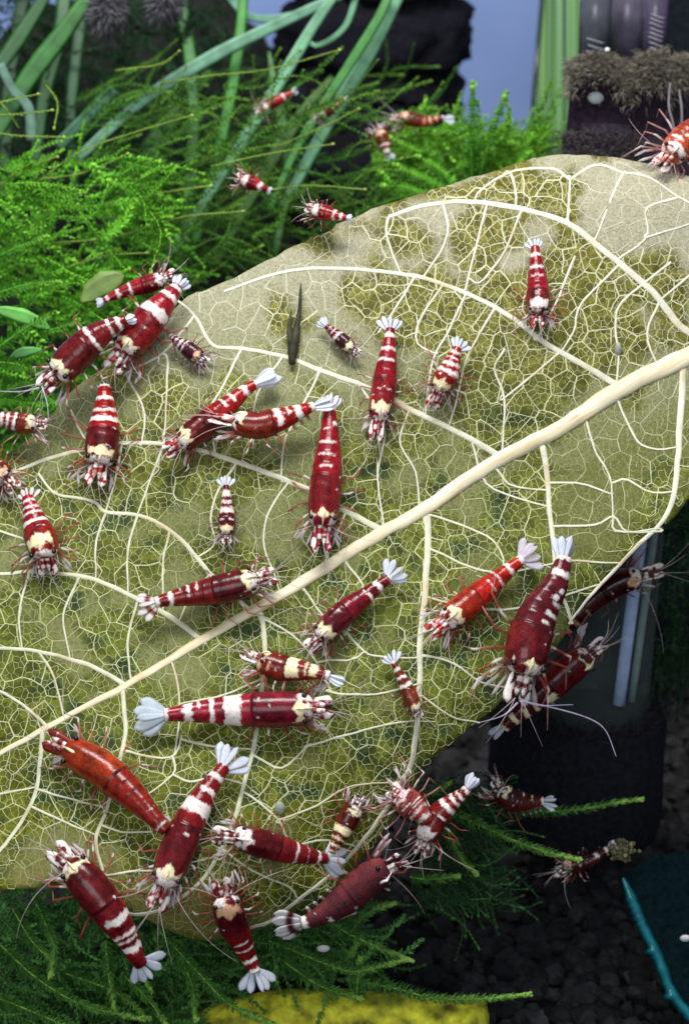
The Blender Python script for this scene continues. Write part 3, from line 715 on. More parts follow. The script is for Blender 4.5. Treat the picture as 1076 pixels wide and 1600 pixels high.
shrimp('wine shrimp climbing up-right just under the midrib, blue white tail spread', [(632,887),(606,908),(570,937),(530,968),(478,1018)], 43, .15, .58, .86, (.19,.007,.016), (.12,.006,.013), [(.13,.165),(.24,.29),(.345,.38,-30,40),(.37,.385,30,20)], (.74,.84), C, fan=1.5, face=.85)
shrimp('small cream banded shrimp seen side-on, head left, under the midrib', [(543,1066),(518,1056),(486,1048),(440,1042),(408,1030),(380,1013)], 46, .17, .56, .82, (.20,.012,.008), (.16,.010,.007), [(.14,.21),(.27,.345,0,90,C),(.36,.385,0,80,C),(.43,.55,0,95,C),(.70,.73,-60,25,PE),(.77,.82,-80,40,PE)], (.76,.83), C, roll=52, fan=.6, face=.8, h=.42)
shrimp('tiny brown red shrimp with pale bars beside the long lower side vein', [(604,1017),(614,1040),(629,1070),(641,1094),(656,1122)], 25, .18, .60, .90, (.15,.020,.008), (.20,.030,.009), [(.17,.21),(.27,.32),(.39,.44),(.50,.57)], (.80,.90), C, fan=1.6, antlen=.3)
shrimp('bright orange red shrimp with three thin white bars on the right half', [(846,856),(813,871),(770,905),(725,944),(666,994)], 48, .15, .57, .84, (.46,.018,.010), (.32,.022,.008), [(.12,.18),(.25,.285),(.36,.385),(.435,.455,-5,42)], (.73,.80), C, fan=1.5, fancol=(.66,.60,.70), face=.6)
shrimp('big dark maroon shrimp with white bars hanging at the right leaf edge, long feelers', [(885,832),(880,874),(866,915),(842,955),(826,1000),(817,1050),(805,1102)], 74, .15, .57, .83, MR, (.135,.008,.012), [(.13,.18,0,170),(.225,.27,-10,80),(.315,.345,-20,16),(.35,.39,-5,17),(.385,.415,-40,34),(.455,.495,-32,36),(.52,.55,-10,14)], (.765,.82), C, roll=-22, fan=.7, face=.9, h=.75, legs=1.1,
       ant=[[(811,1095),(868,1107),(918,1122),(945,1141),(962,1182)],[(812,1092),(840,1102),(895,1101)],[(808,1098),(785,1118),(745,1130)]])
shrimp('dark maroon shrimp half hidden behind the right leaf edge, head over the tube', [(848,1020),(880,990),(920,950),(955,922),(990,906),(1040,892)], 46, .10, .55, .83, (.085,.007,.010), None, [(.20,.23,20,70,PE),(.27,.30,25,70,PE),(.38,.40,30,40,PE)], (.74,.82), PE, deep=42.2, roll=20, fan=.6, face=.7)
shrimp('dark maroon shrimp hanging upside down below the big one at the leaf edge', [(766,1158),(792,1128),(836,1086),(884,1044),(920,1020),(950,1006)], 58, .12, .52, .86, (.080,.006,.011), (.13,.007,.011), [(.10,.14,0,90,C),(.19,.23,0,90,C),(.27,.31,10,60,C),(.35,.38,10,50,C),(.44,.52,20,36,C)], (.80,.85), C, deep=40.9, roll=48, fan=.6, face=.8, ant=[[(935,1010),(948,990),(950,968)]])
shrimp('plain orange red shrimp without head patch, nose toward the upper left', [(274,1308),(252,1294),(215,1257),(165,1212),(120,1181),(68,1150)], 58, .06, .48, .84, (.25,.014,.008), (.30,.030,.008), [(.09,.105,0,120),(.19,.205,30,26)], None, fan=.0, nospot=True, face=.1, legcol=(.34,.08,.05))
shrimp('crimson shrimp with blue white tail and broad bands, head down by the lower margin', [(378,1166),(348,1208),(318,1258),(287,1322),(262,1378),(244,1424)], 56, .15, .53, .86, (.24,.007,.012), (.125,.007,.011), [(.10,.155),(.21,.25),(.305,.34,-8,55),(.385,.465,0,100)], (.77,.85), C, fan=1.4, face=.9)
shrimp('large wine shrimp nose up at the lower left margin, tail over the moss', [(242,1534),(216,1502),(200,1472),(172,1430),(140,1387),(112,1354),(78,1322)], 60, .14, .53, .84, (.18,.006,.012), (.12,.007,.010), [(.23,.28),(.30,.325,-20,80),(.335,.365,10,80),(.42,.47,20,70)], (.76,.84), C, fan=1.7, face=.8)
shrimp('red shrimp standing nose up at the bottom tip of the leaf', [(410,1556),(402,1520),(388,1485),(369,1445),(356,1410),(344,1372)], 50, .17, .57, .87, (.22,.008,.011), (.11,.006,.009), [(.15,.20),(.245,.285),(.36,.385,0,70),(.435,.46,-5,40)], (.74,.85), PE, fan=1.5, face=.5)
shrimp('red shrimp with white bars lying level in the lower leaf, head left', [(546,1350),(506,1341),(460,1332),(404,1316),(366,1308),(330,1309)], 46, .18, .55, .85, (.20,.008,.012), (.11,.006,.010), [(.155,.19),(.245,.275),(.335,.35,-30,30),(.345,.36,25,30),(.42,.445)], (.75,.82), W, fan=1.6, fancol=(.62,.68,.76), face=.7)
shrimp('small brown shrimp with cream rings climbing up next to the level red one', [(511,1350),(518,1327),(529,1302),(541,1278),(555,1258),(566,1244)], 36, .16, .55, .85, (.14,.012,.008), None, [(.17,.20,0,120,C),(.24,.285,0,120,C),(.33,.375,0,120,C),(.43,.53,0,120,C)], (.72,.86), C, roll=25, fan=.8, face=.9, antlen=.3)
shrimp('fuzzy plum red shrimp seen side-on beneath the lower right leaf edge', [(418,1452),(470,1445),(510,1430),(545,1405),(585,1372),(612,1357),(634,1349)], 56, .22, .58, .88, (.085,.005,.014), (.090,.005,.013), [(.22,.265),(.38,.41,25,35),(.55,.575,40,25),(.66,.68,50,16),(.32,.335,-60,15)], (.86,.885), W, deep=37.9, roll=40, fan=1.0, fancol=(.62,.62,.64), tip=(0,1,2,3,4), mat=FUZZ, nospot=True, face=.3)
shrimp('white marked shrimp with head down and thin tail raised beyond the leaf edge', [(741,1206),(729,1234),(705,1256),(684,1276),(668,1302),(654,1338)], 42, .17, .56, .84, (.20,.010,.010), (.16,.010,.010), [(.17,.22),(.255,.29),(.315,.36),(.40,.46),(.52,.56,-40,25),(.62,.66,40,22)], (.70,.84), W, deep=38.6, roll=15, fan=.7, face=.95)
shrimp('pinkish red shrimp with spread legs facing out at the lower right leaf edge', [(672,1290),(660,1276),(642,1260),(626,1246),(608,1232)], 46, .10, .45, .82, PK, (.30,.05,.045), [(.16,.22),(.30,.35),(.40,.43,20,60),(.55,.60,-20,30),(.48,.53,30,30)], (.68,.85), (.70,.50,.52), deep=38.3, fan=.0, face=.8, legs=1.2, legcol=(.40,.16,.16))
shrimp('dark maroon shrimp with cream patches over black water beside a moss frond', [(872,1252),(848,1250),(815,1250),(788,1240),(775,1216)], 42, .2, .55, .84, (.07,.006,.008), None, [(.18,.23,0,120,W),(.33,.36,0,40,C),(.46,.49,10,30,C)], (.72,.86), C, deep=41.6, roll=45, fan=1.2, face=.6)
shrimp('small dark shrimp with pale face at the tip of the moss frond lower right', [(962,1312),(940,1332),(915,1346),(888,1352),(862,1368)], 30, .15, .55, .80, (.06,.006,.008), None, [(.17,.21),(.30,.36,0,40)], (.70,.86), PE, deep=43.0, roll=20, fan=.5, face=.7)
shrimp('tiny dark shrimp with cream rings hidden under the bottom moss', [(574,1566),(590,1566),(612,1569),(632,1573),(652,1578)], 30, .15, .62, .86, (.05,.010,.008), None, [(.18,.24,0,150,C),(.29,.35,0,150,C),(.39,.45,0,150,C),(.49,.55,0,150,C)], None, deep=42.6, roll=-30, fan=.4)
shrimp('orange brown shrimp resting on bright moss in front of the black sponge', [(712,188),(690,185),(664,191),(640,186),(606,181)], 30, .18, .55, .84, (.22,.030,.014), None, [(.16,.21),(.26,.30,0,90,PE),(.36,.40,0,90,PE),(.45,.48,0,80,PE)], (.70,.84), PE, deep=48.6, roll=45, fan=.8, face=.7)
shrimp('small orange and white shrimp hanging in the bright moss at its left end', [(612,252),(605,238),(600,222),(594,208),(586,196)], 30, .2, .5, .84, (.26,.06,.02), None, [(.2,.32),(.4,.46)], (.7,.8), PE, deep=48.0, fan=1.2, face=.9)
shrimp('orange and white shrimp at the right frame edge on top of the leaf', [(1125,170),(1100,188),(1078,206),(1056,232),(1028,262)], 54, .1, .5, .80, (.42,.05,.02), (.45,.07,.03), [(.5,.56,-20,30),(.6,.65,30,30)], (.68,.80), W, fan=1.0, face=.95, legs=1.2, legcol=(.45,.2,.2))
shrimp('thin striped shrimp entering from the left frame edge behind the leaf', [(-40,650),(-14,654),(10,657),(30,661),(50,663),(76,660)], 36, .1, .60, .84, (.22,.012,.012), (.20,.025,.010), [(.16,.2),(.25,.29),(.35,.40),(.43,.47),(.52,.57)], (.72,.83), C, roll=-30, fan=.6, h=.5, legcol=(.4,.2,.12))
shrimp('orange faced shrimp cut by the left frame edge below the striped one', [(-62,700),(-36,716),(-14,732),(6,748),(26,766)], 44, .15, .5, .80, (.24,.03,.014), None, [(.3,.36),(.42,.48)], (.66,.76), PE, fan=.8, face=.6)
shrimp('dark red shrimp leaning over the left leaf edge with cream brow', [(214,492),(186,503),(150,522),(116,552),(90,580),(60,606)], 58, .10, .46, .83, (.17,.008,.010), (.125,.008,.009), [(.14,.18),(.22,.25),(.38,.42,0,120)], (.73,.83), C, roll=25, h=.9, fan=.6, face=.75, ant=[[(62,606),(30,612),(-20,610)],[(66,604),(74,630),(76,655)]])
shrimp('bright red shrimp with broad white saddle on the leaf edge behind the dark red one', [(292,432),(266,458),(240,486),(212,520),(192,546),(174,580)], 60, .12, .46, .82, CR, (.24,.010,.014), [(.13,.17),(.22,.27),(.37,.45,10,90)], (.72,.82), C, roll=12, h=.55, fan=.9, face=.8)
shrimp('red shrimp with two white rings lying above the saddle-backed one', [(150,480),(166,471),(188,462),(216,452),(244,442),(276,426)], 32, .12, .60, .86, CR, None, [(.14,.18),(.27,.32),(.42,.46)], (.74,.84), W, deep=41.6, fan=.6, face=.8)
shrimp('dark purple shrimp with pale tail stripes near the upper left leaf edge', [(264,522),(278,532),(296,545),(310,556),(324,568)], 29, .1, .5, .84, PU, None, [(.13,.17),(.22,.26),(.31,.35),(.40,.44)], (.7,.82), PE, fan=.6, legcol=(.2,.06,.08))
shrimp('red shrimp with white head perched on the upper left leaf rim', [(552,340),(535,338),(515,333),(496,329),(476,322)], 28, .14, .55, .84, RD, None, [(.2,.25),(.33,.38)], (.66,.83), W, roll=20, h=.5, fan=.8, face=.9)
GB = 'blurred red shrimps among the upper left plants'
shrimp('blurred bright red shrimp between strap leaves, nearest the top', [(466,140),(450,148),(432,158),(416,168),(402,180)], 26, .14, .55, .84, (.38,.012,.02), None, [(.3,.36)], (.7,.8), W, deep=49, group=GB)
shrimp('blurred red shrimp beside the teal blades left of the sponge', [(545,150),(532,160),(518,170),(504,180),(492,190)], 26, .14, .55, .84, (.36,.012,.02), None, [(.3,.36),(.45,.5)], (.7,.8), W, deep=49, group=GB)
shrimp('blurred red and white shrimp in moss above the leaf rim', [(425,300),(413,294),(398,287),(384,282),(368,276)], 28, .14, .55, .84, (.36,.012,.02), None, [(.25,.36)], (.65,.8), W, deep=44, group=GB)

# ------------------------------------------------------------------ PLANTS
def frond(mb, path, ll, base, tipc, n, rg, stem=.014, spread=58, taper=True, per=3):
    """a moss shoot: thin stem with many small pointed leaflets"""
    mb.tube(path, [lerp(stem, stem * .5, i / (len(path) - 1)) for i in range(len(path))], 4, mix(base, tipc, .75))
    pp, L = resample(path, n)
    for i in range(n + 1):
        t = i / n; T = (pp[min(i + 1, n)] - pp[max(i - 1, 0)]).normalized(); A = T.orthogonal().normalized(); B = T.cross(A)
        l = ll * (1 - .45 * t if taper else 1) * rg.uniform(.75, 1.2)
        a0 = rg.random() * 6.28 if per > 2 else (i % 2) * .4
        for k in range(per):
            a = a0 + 6.283 * k / per + rg.uniform(-.3, .3); out = A * math.cos(a) + B * math.sin(a)
            sp_ = R(lerp(spread, 24, t ** 3)); d = (T * math.cos(sp_) + out * math.sin(sp_)).normalized(); sd = d.cross(T).normalized()
            c = mix(base, tipc, min(1, t ** 3 * .9 + rg.uniform(0, .25)))
            w = l * .30; q = pp[i]
            ids = [mb.vert(q, c), mb.vert(q + d * l * .45 + sd * w, c), mb.vert(q + d * l - T * l * .05, c), mb.vert(q + d * l * .45 - sd * w, c), mb.vert(q + d * l * .45 + out * w * .5, c)]
            mb.f += [(ids[0], ids[1], ids[4]), (ids[1], ids[2], ids[4]), (ids[2], ids[3], ids[4]), (ids[3], ids[0], ids[4])]
    # bright growing tip
    mb.ball(pp[-1], stem * 1.8, nu=6, nv=4, base=tipc)
    for k in range(7):
        q = pp[-1]; T = (pp[-1] - pp[-2]).normalized(); d = (T + Vector((rg.uniform(-1, 1), rg.uniform(-1, 1), rg.uniform(-1, 1))) * .7).normalized(); sd = d.orthogonal().normalized()
        ids = [mb.vert(q, tipc), mb.vert(q + d * ll * .22 + sd * ll * .1, tipc), mb.vert(q + d * ll * .45, tipc), mb.vert(q + d * ll * .22 - sd * ll * .1, tipc)]; mb.f.append(tuple(ids))
def fpath(pxs, d0, d1, n=14): 
    k = len(pxs) - 1
    return catmull([P(x, y, lerp(d0, d1, i / k)) for i, (x, y) in enumerate(pxs)], n)
def clump(name, label, cat, specs, ll, base, tipc, seed, npx=5, stem=.016, per=3, spread=58, group=None):
    rg = random.Random(seed); x, y = specs[0][0][0]; root = thing(name, P(x, y, specs[0][1]), label, cat, group)
    for s_ in specs:
        pxs, d0, d1 = s_[:3]; L = sum(math.dist(a, b_) for a, b_ in zip(pxs, pxs[1:]))
        l2 = s_[3] if len(s_) > 3 else ll
        mb = MB(); frond(mb, fpath(pxs, d0, d1), l2, base, tipc, max(6, int(L / npx)), rg, stem, spread, per=per); mb.build('frond', MOSS, root)
    return root
DG = (.11, .30, .07); MG = (.05, .16, .03); BG_ = (.13, .36, .03); TIP = (.30, .55, .10); YT = (.30, .42, .07)
# dark mass under the leaf
def moss_mass(name, label, n, xr, yr, dr, ln, ll, base, tipc, seed, ang=(0, 360), per=3, stem=.012, keep=None, npx=6, kind=True):
    rg = random.Random(seed); mb = MB()
    for _ in range(n):
        x, y = rg.uniform(*xr), rg.uniform(*yr)
        if keep and not keep(x, y): continue
        d = rg.uniform(*dr); a = R(rg.uniform(*ang)); l = rg.uniform(*ln); k = rg.uniform(-.5, .5)
        pxs = [(x, y), (x + math.cos(a) * l * .5, y + math.sin(a) * l * .5), (x + math.cos(a + k) * l, y + math.sin(a + k) * l)]
        g = rg.uniform(.55, 1.25); b2 = tuple(c * g for c in base); d2 = d - rg.uniform(-.6, .8)
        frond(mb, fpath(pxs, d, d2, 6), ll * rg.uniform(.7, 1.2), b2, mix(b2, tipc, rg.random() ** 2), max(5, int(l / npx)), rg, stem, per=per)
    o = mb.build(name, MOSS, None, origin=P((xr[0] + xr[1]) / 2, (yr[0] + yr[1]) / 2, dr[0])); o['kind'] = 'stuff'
    o['label'] = label; o['category'] = 'moss'
    return o
moss_mass('moss', 'dark green moss carpet under the lower edge of the leaf', 760, (-60, 600), (1380, 1620), (41.5, 45.5), (60, 130), .16, DG, MG, 41, (-60, 80), stem=.015, keep=lambda x, y: (x < 350 or y < 1520) and y > 1400 + max(0, (x - 380)) * .35)
moss_mass('moss', 'bright green moss bank at the left frame edge', 420, (-60, 240), (250, 720), (44, 50), (50, 120), .16, (.12, .40, .025), (.24,.55,.04), 42, (-40, 60), keep=lambda x, y: x < 240 - max(0, (y - 420)) * .55)
moss_mass('moss', 'bright green moss bush behind the upper leaf rim', 420, (580, 845), (205, 340), (48.5, 52), (40, 80), .17, (.14, .40, .03), (.24,.52,.04), 43, (-70, 30))
moss_mass('moss', 'tangled moss among strap leaves above the upper left leaf rim', 420, (120, 620), (130, 470), (47, 54), (60, 140), .13, (.06, .19, .022), (.20, .38, .04), 44, (-50, 30))
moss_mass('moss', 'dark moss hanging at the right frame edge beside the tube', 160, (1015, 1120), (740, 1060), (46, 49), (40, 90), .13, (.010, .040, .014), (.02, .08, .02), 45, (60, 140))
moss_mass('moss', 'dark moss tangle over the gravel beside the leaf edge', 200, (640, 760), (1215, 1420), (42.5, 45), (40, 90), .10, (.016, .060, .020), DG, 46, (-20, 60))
moss_mass('moss', 'very dark green moss behind the strap leaves in the upper left', 300, (-60, 330), (-30, 300), (52, 58), (60, 140), .16, (.014, .050, .016), (.03, .10, .03), 47, (-90, 90))

clump('moss_clump', 'feathery dark green moss shoots with bright tips below the leaf at lower left', 'moss', [
 ([(0,1475),(60,1530),(130,1570),(220,1592)],41.2,40.2),([(120,1400),(170,1450),(210,1500),(235,1545)],41.6,41),([(50,1395),(70,1440),(85,1480),(80,1520)],41.2,40.6),([(250,1455),(310,1520),(360,1570),(430,1602)],41,40.2),
 ([(20,1420),(50,1470),(80,1500)],41.5,41),([(165,1470),(170,1520),(178,1575)],41,40.6),([(100,1520),(180,1550),(230,1590)],41.5,41),([(0,1560),(50,1580),(120,1610)],41,40.5),([(190,1520),(230,1560),(260,1600)],41,40.6),([(280,1490),(300,1540),(305,1590)],41.6,41)], .20, (.085,.28,.055), TIP, 51, 3.6, stem=.022)
clump('moss_clump', 'moss shoots reaching right over the black gravel at bottom centre', 'moss', [
 ([(420,1470),(470,1490),(520,1510),(560,1518),(630,1500)],41.4,41),([(540,1530),(620,1545),(680,1560),(760,1560),(824,1554)],41.6,41.2),([(470,1400),(530,1450),(590,1480),(640,1500)],41.5,41),([(540,1470),(570,1430),(612,1413)],42,42),
 ([(500,1520),(540,1500),(560,1470)],42,41.6),([(440,1500),(500,1540),(560,1560)],41.8,41),([(556,1560),(560,1520),(562,1500)],41.6,41.2)], .20, (.075,.25,.055), TIP, 52, 3.6, stem=.022)
clump('moss_clump', 'two long arching moss fronds with light green tips beside the black sponge', 'moss', [
 ([(690,1262),(740,1285),(800,1312),(850,1330),(900,1342)],42.4,41.8,.21),([(800,1262),(850,1268),(910,1264),(960,1254),(998,1249)],43.2,43,.18),([(690,1280),(705,1310),(720,1340),(740,1362)],42.6,42.3),([(640,1370),(670,1374),(712,1370)],42.4,42.2),([(650,1250),(680,1238),(700,1225)],42.8,42.6)], .20, (.075,.25,.055), TIP, 53, 3.6, stem=.022)
clump('stem_plant', 'bright green moss bush with two upright leafy shoots before the blue wall', 'plant', [
 ([(738,330),(736,270),(737,200),(738,136)],48.2,47.6,.26),([(742,300),(755,250),(772,195),(788,150)],48.2,47.8,.24),([(700,300),(660,280),(620,258)],48,47.2,.20),([(690,320),(640,295),(600,290)],47.6,47,.20),([(770,310),(800,270),(825,240)],48.5,48,.20),([(720,310),(690,270),(655,245)],47.6,47,.2),([(650,320),(620,300),(596,270)],47.4,47,.2),([(780,290),(810,265),(845,262)],48.6,48.4,.18),([(690,250),(650,235),(610,215)],48.4,48,.2)], .30, (.10,.36,.025), (.22,.52,.05), 54, 5.5, stem=.03, per=5, spread=74)
clump('moss_clump', 'yellow green moss twigs stretching across the dark upper left plants', 'moss', [
 ([(-20,165),(20,155),(60,147)],45,44.6),([(-20,180),(30,178),(82,172)],45,44.6),([(-20,205),(30,212),(100,214)],45,44.6),([(30,200),(10,170),(-10,150)],45,44.8),([(40,300),(120,240),(200,210),(300,180)],46.4,46),([(60,330),(160,320),(260,300),(330,290)],46,45.6),([(80,380),(180,370),(280,340),(380,330)],45.6,45.4),([(60,280),(130,270),(200,240)],46,45.6),
 ([(250,130),(330,118),(420,108),(530,78)],47,46.4),([(180,110),(250,100),(280,80)],47,46.5),([(330,260),(420,240),(520,225)],46,45.5),([(400,300),(480,290),(570,296)],45.2,45),([(100,420),(160,400),(230,395)],45,44.8),([(0,290),(40,260),(90,245)],45.4,45),([(430,230),(500,200),(560,170)],47,46.5),([(70,130),(90,160),(85,200)],46,45.6)], .09, (.10,.24,.035), YT, 55, 4.6, per=3)
clump('moss_clump', 'bright green ferny moss at the left frame edge beside the leaf', 'moss', [
 ([(-10,548),(30,520),(62,500),(84,490)],43,42.4,.2),([(-10,565),(30,570),(60,585)],43,42.6,.2),([(-10,460),(40,445),(90,440)],43.6,43,.2),([(0,400),(30,385),(70,370)],44,43.6,.2),([(55,575),(58,600),(52,612)],42.6,42.4,.15),([(0,620),(30,600),(60,600)],43.2,42.8,.2),([(60,520),(100,510),(120,500)],43,42.6,.2),([(-10,500),(40,480),(60,455)],43.8,43.4,.2)], .2, (.05,.22,.016), (.20,.48,.05), 56, 4.5, per=3)

def ribbon(mb, pxs, wpx, d0, d1, base, edge=None, n=24, ridge=.04):
    k = len(pxs) - 1; pts = catmull([P(x, y, lerp(d0, d1, i / k)) for i, (x, y) in enumerate(pxs)], n); prev = None
    edge = edge or base
    for i, p in enumerate(pts):
        t = i / n; T = (pts[min(i + 1, n)] - pts[max(i - 1, 0)]).normalized(); V = (CAM - p).normalized(); S = T.cross(V).normalized(); U = S.cross(T)
        w = (interp(wpx, t) if isinstance(wpx, list) else wpx) * (.8 if len(pxs) < 5 and d0 > 48 else 1) / 100 / 2 * (d0 / 40)
        r = [mb.vert(p - S * w, edge), mb.vert(p - S * w * .5 - U * w * ridge, base), mb.vert(p, mix(base, edge, .4)), mb.vert(p + S * w * .5 - U * w * ridge, base), mb.vert(p + S * w, edge), mb.vert(p - U * w * (ridge + .1), base)]
        if prev:
            for j in range(6): mb.f.append((prev[j], prev[(j + 1) % 6], r[(j + 1) % 6], r[j]))
        else: mb.f.append(tuple(reversed(r)))
        prev = r
    mb.f.append(tuple(prev))
def ribbons(name, label, cat, specs, part='leaf'):
    x, y = specs[0][0][0]; root = thing(name, P(x, y, specs[0][2]), label, cat)
    for pxs, w, d, base, *e in specs:
        mb = MB(); ribbon(mb, pxs, w, d, d + (e[1] if len(e) > 1 else .4), base, e[0] if e else None); mb.build(part, PLANT, root)
    return root
D1 = (.020,.085,.025); D2 = (.030,.125,.028); D3 = (.045,.19,.035); TE = (.14,.34,.22); TE2 = (.24,.46,.34)
ribbons('strap_plant', 'dark green broad strap leaves crossing in the upper left corner', 'plant', [
 ([(-30,250),(40,130),(100,50),(150,-20)],[(0,30),(.5,40),(1,26)],50,D2,D3),([(-20,130),(30,60),(80,-20)],[(0,26),(.5,32),(1,22)],51,D1,D2),([(55,260),(70,150),(95,50),(102,-20)],[(0,22),(.5,30),(1,30)],52,D1),([(10,330),(10,200),(20,90),(40,-20)],28,53,(.012,.05,.018),D1),
 ([(120,330),(110,200),(120,80),(135,-20)],[(0,20),(1,28)],52.5,(.016,.065,.03),D2),([(0,100),(20,140),(45,170),(50,220)],[(0,18),(1,22)],49.6,(.10,.20,.15),(.16,.28,.22)),([(180,140),(130,190),(90,230)],26,51,(.05,.14,.07),TE)])
ribbons('strap_plant', 'light teal grass blades fanning left of the black sponge', 'plant', [
 ([(250,420),(330,300),(430,140),(490,40),(532,-20)],[(0,12),(.6,20),(1,14)],50,(.09,.27,.13),TE2),([(440,330),(500,215),(560,110),(600,35),(628,-20)],[(0,14),(.6,28),(1,20)],50,(.08,.26,.12),TE2),([(420,330),(470,220),(540,110),(590,30),(612,-20)],[(0,10),(.6,16),(1,14)],49.6,(.035,.17,.03),(.05,.22,.04)),
 ([(120,250),(220,160),(330,90),(430,40),(560,-20)],[(0,16),(.5,22),(1,14)],50.5,(.10,.26,.16),TE2),([(300,400),(350,200),(372,80),(382,-20)],[(0,18),(.6,24),(1,18)],51,(.035,.19,.022),(.05,.26,.03)),([(280,420),(300,260),(300,120),(280,-20)],26,52,(.05,.17,.04),D3),([(150,420),(200,300),(260,200),(330,110)],[(0,20),(.6,44),(1,20)],52.5,(.035,.12,.02),(.05,.16,.03)),
 ([(350,-20),(380,20),(420,30),(480,20)],16,52,(.12,.28,.20),TE2),([(330,420),(420,260),(470,180),(520,120)],[(0,18),(.5,30),(1,12)],51.4,(.06,.15,.03),(.08,.2,.04)),([(430,400),(450,260),(430,140),(420,80)],[(0,14),(.6,22),(1,6)],52,(.04,.14,.03),(.06,.2,.05)),
 ([(560,-20),(540,40),(500,70),(470,60)],[(0,14),(1,8)],51,(.10,.30,.14),TE2)])
mb = MB(); c0 = P(190, 300, 62); mb.ball(c0, 5.6, 2.0, 4.6, 56, 36, base=(.020,.022,.020), ax=(Vector((1,0,.25)).normalized(), Vector((0,1,0)), Vector((-.25,0,1)).normalized()), fn=lambda d: 1 + .22 * nz(d * 1.8) + .10 * nz(d * 5))
o = mb.build('rock', DARK, None, origin=c0); tag(o, 'dark mossy rock behind the upper left strap leaves', 'rock')
mb = MB(); c0 = P(60, 585, 57); mb.ball(c0, 4.2, 2.0, 3.0, 48, 30, base=(.014,.022,.014), fn=lambda d: 1 + .25 * nz(d * 1.9 + Vector((4, 4, 4))) + .10 * nz(d * 6))
o = mb.build('rock', DARK, None, origin=c0); tag(o, 'lower dark backing lump added behind the ferny moss at the left frame edge', 'rock')  # dark filler added to hide gaps onto the blue wall, no known rock
# rounded leaves on the left
for (pxs, w, d, base, lab) in (([(-10,482),(20,490),(48,499),(80,514)],[(0,6),(.2,18),(.5,26),(.85,18),(1,2)],42.9,(.08,.30,.04),'oval pale green leaf at the left frame edge among ferny moss'),
                               ([(14,560),(30,553),(46,549),(66,546)],[(0,2),(.25,14),(.5,18),(.8,12),(1,2)],43.4,(.07,.26,.05),'small pointed green leaf low at the left frame edge'),
                               ([(194,430),(174,440),(152,452),(126,472)],[(0,3),(.15,26),(.45,44),(.8,34),(1,3)],43.6,(.12,.19,.04),'broad rounded olive leaf behind the red shrimps at left')):
    mb = MB(); ribbon(mb, pxs, w, d, d, base, tuple(c * 1.4 for c in base), 20); o = mb.build('plant_leaf', PLANT, None, origin=P(*pxs[0], d)); tag(o, lab, 'leaf')

# ------------------------------------------------------------------ fuzzy algae
def fur(mb, root_fn, n, ln, rg, cols, r=.012):
    for _ in range(n):
        p, nr = root_fn(rg); d = (nr + Vector((rg.uniform(-.6, .6), rg.uniform(-.6, .6), rg.uniform(-.5, .5)))).normalized(); l = rg.uniform(.5, 1.15) * ln
        A = d.orthogonal().normalized(); B = d.cross(A); c = rg.choice(cols); g = Vector((0, 0, -.25 * l))
        i0 = [mb.vert(p + (A * math.cos(a) + B * math.sin(a)) * r, c) for a in (0, 2.1, 4.2)]; i1 = [mb.vert(p + d * l * .6 + g * .2 + (A * math.cos(a) + B * math.sin(a)) * r * .7, c) for a in (0, 2.1, 4.2)]; tp = mb.vert(p + d * l + g, c)
        for k in range(3): mb.f.append((i0[k], i0[(k + 1) % 3], i1[(k + 1) % 3], i1[k])); mb.f.append((i1[k], i1[(k + 1) % 3], tp))
for (x, y, rr, lab) in ((168, 18, 26, 'grey purple fuzzy algae tuft at the top of the upper left plants'), (258, 2, 24, 'second grey fuzzy algae tuft at the top edge, nearer the middle')):
    mb = MB(); c0 = P(x, y, 49); rg = random.Random(int(x))
    fur(mb, lambda g: ((lambda v: (c0 + Vector((v.x * rr, v.y * rr, v.z * rr * 1.3)) / 100, v))(Vector((g.gauss(0, 1), g.gauss(0, 1), g.gauss(0, 1))).normalized())), 700, .28, rg, [(.12,.12,.13),(.07,.065,.085),(.20,.20,.22),(.03,.027,.04)], .012)
    mb.ball(c0, rr / 100, rr / 100, rr / 76, 12, 8, base=(.03, .03, .04)); o = mb.build('algae_tuft', FURM, None, origin=c0); tag(o, lab, 'algae', 'algae tufts')

# ------------------------------------------------------------------ black ribbed sponge filter at the back
sf = thing('sponge_filter', P(600, 300, 58), 'black ribbed foam sponge filter standing against the blue back wall', 'filter')
def lathe(mb, c, prof, nseg, base, jit=0.0, seed=0, a0=0, a1=2 * math.pi):
    prev = None
    for (z, r) in prof:
        ring = []
        for k in range(nseg):
            a = a0 + (a1 - a0) * k / nseg; q = Vector((math.cos(a), math.sin(a), 0)); rr = r + jit * nz((q.x * 2.2 + seed, q.y * 2.2, z * 1.6)) + jit * .6 * nz((q.x * 7, q.y * 7 + seed, z * 5))
            ring.append(mb.vert(Vector((c.x, c.y, z)) + q * rr, base))
        if prev:
            for k in range(nseg): mb.f.append((prev[k], prev[(k + 1) % nseg], ring[(k + 1) % nseg], ring[k]))
        else: mb.f.append(tuple(reversed(ring)))
        prev = ring
    mb.f.append(tuple(prev))
ctr = P(588, 200, 60)
S58 = 60 / 40 / 100
def zat(y, c=ctr, x=588):      # height on the vertical axis through c seen at row y
    r = ray(x, y); k = c.y / r.y; return CAMZ + r.z * k
for (yt, yb, rad) in ((-120, -8, 140), (0, 100, 146), (112, 196, 132), (206, 300, 130)):
    z0, z1 = zat(yb), zat(yt); R0 = rad * S58; mb = MB()
    prof = [(z0, R0 * .72), (z0 + .06, R0 * .86), (z0 + .2, R0 * .97), (z0 + .45, R0)] + [(lerp(z0, z1, f), R0) for f in (.4, .5, .6, .7)] + [(z1 - .4, R0), (z1 - .18, R0 * .97), (z1 - .05, R0 * .86), (z1, R0 * .72)]
    lathe(mb, ctr, prof, 72, (.009, .009, .015), .34, yt); mb.build('sponge_rib', DARK, sf)
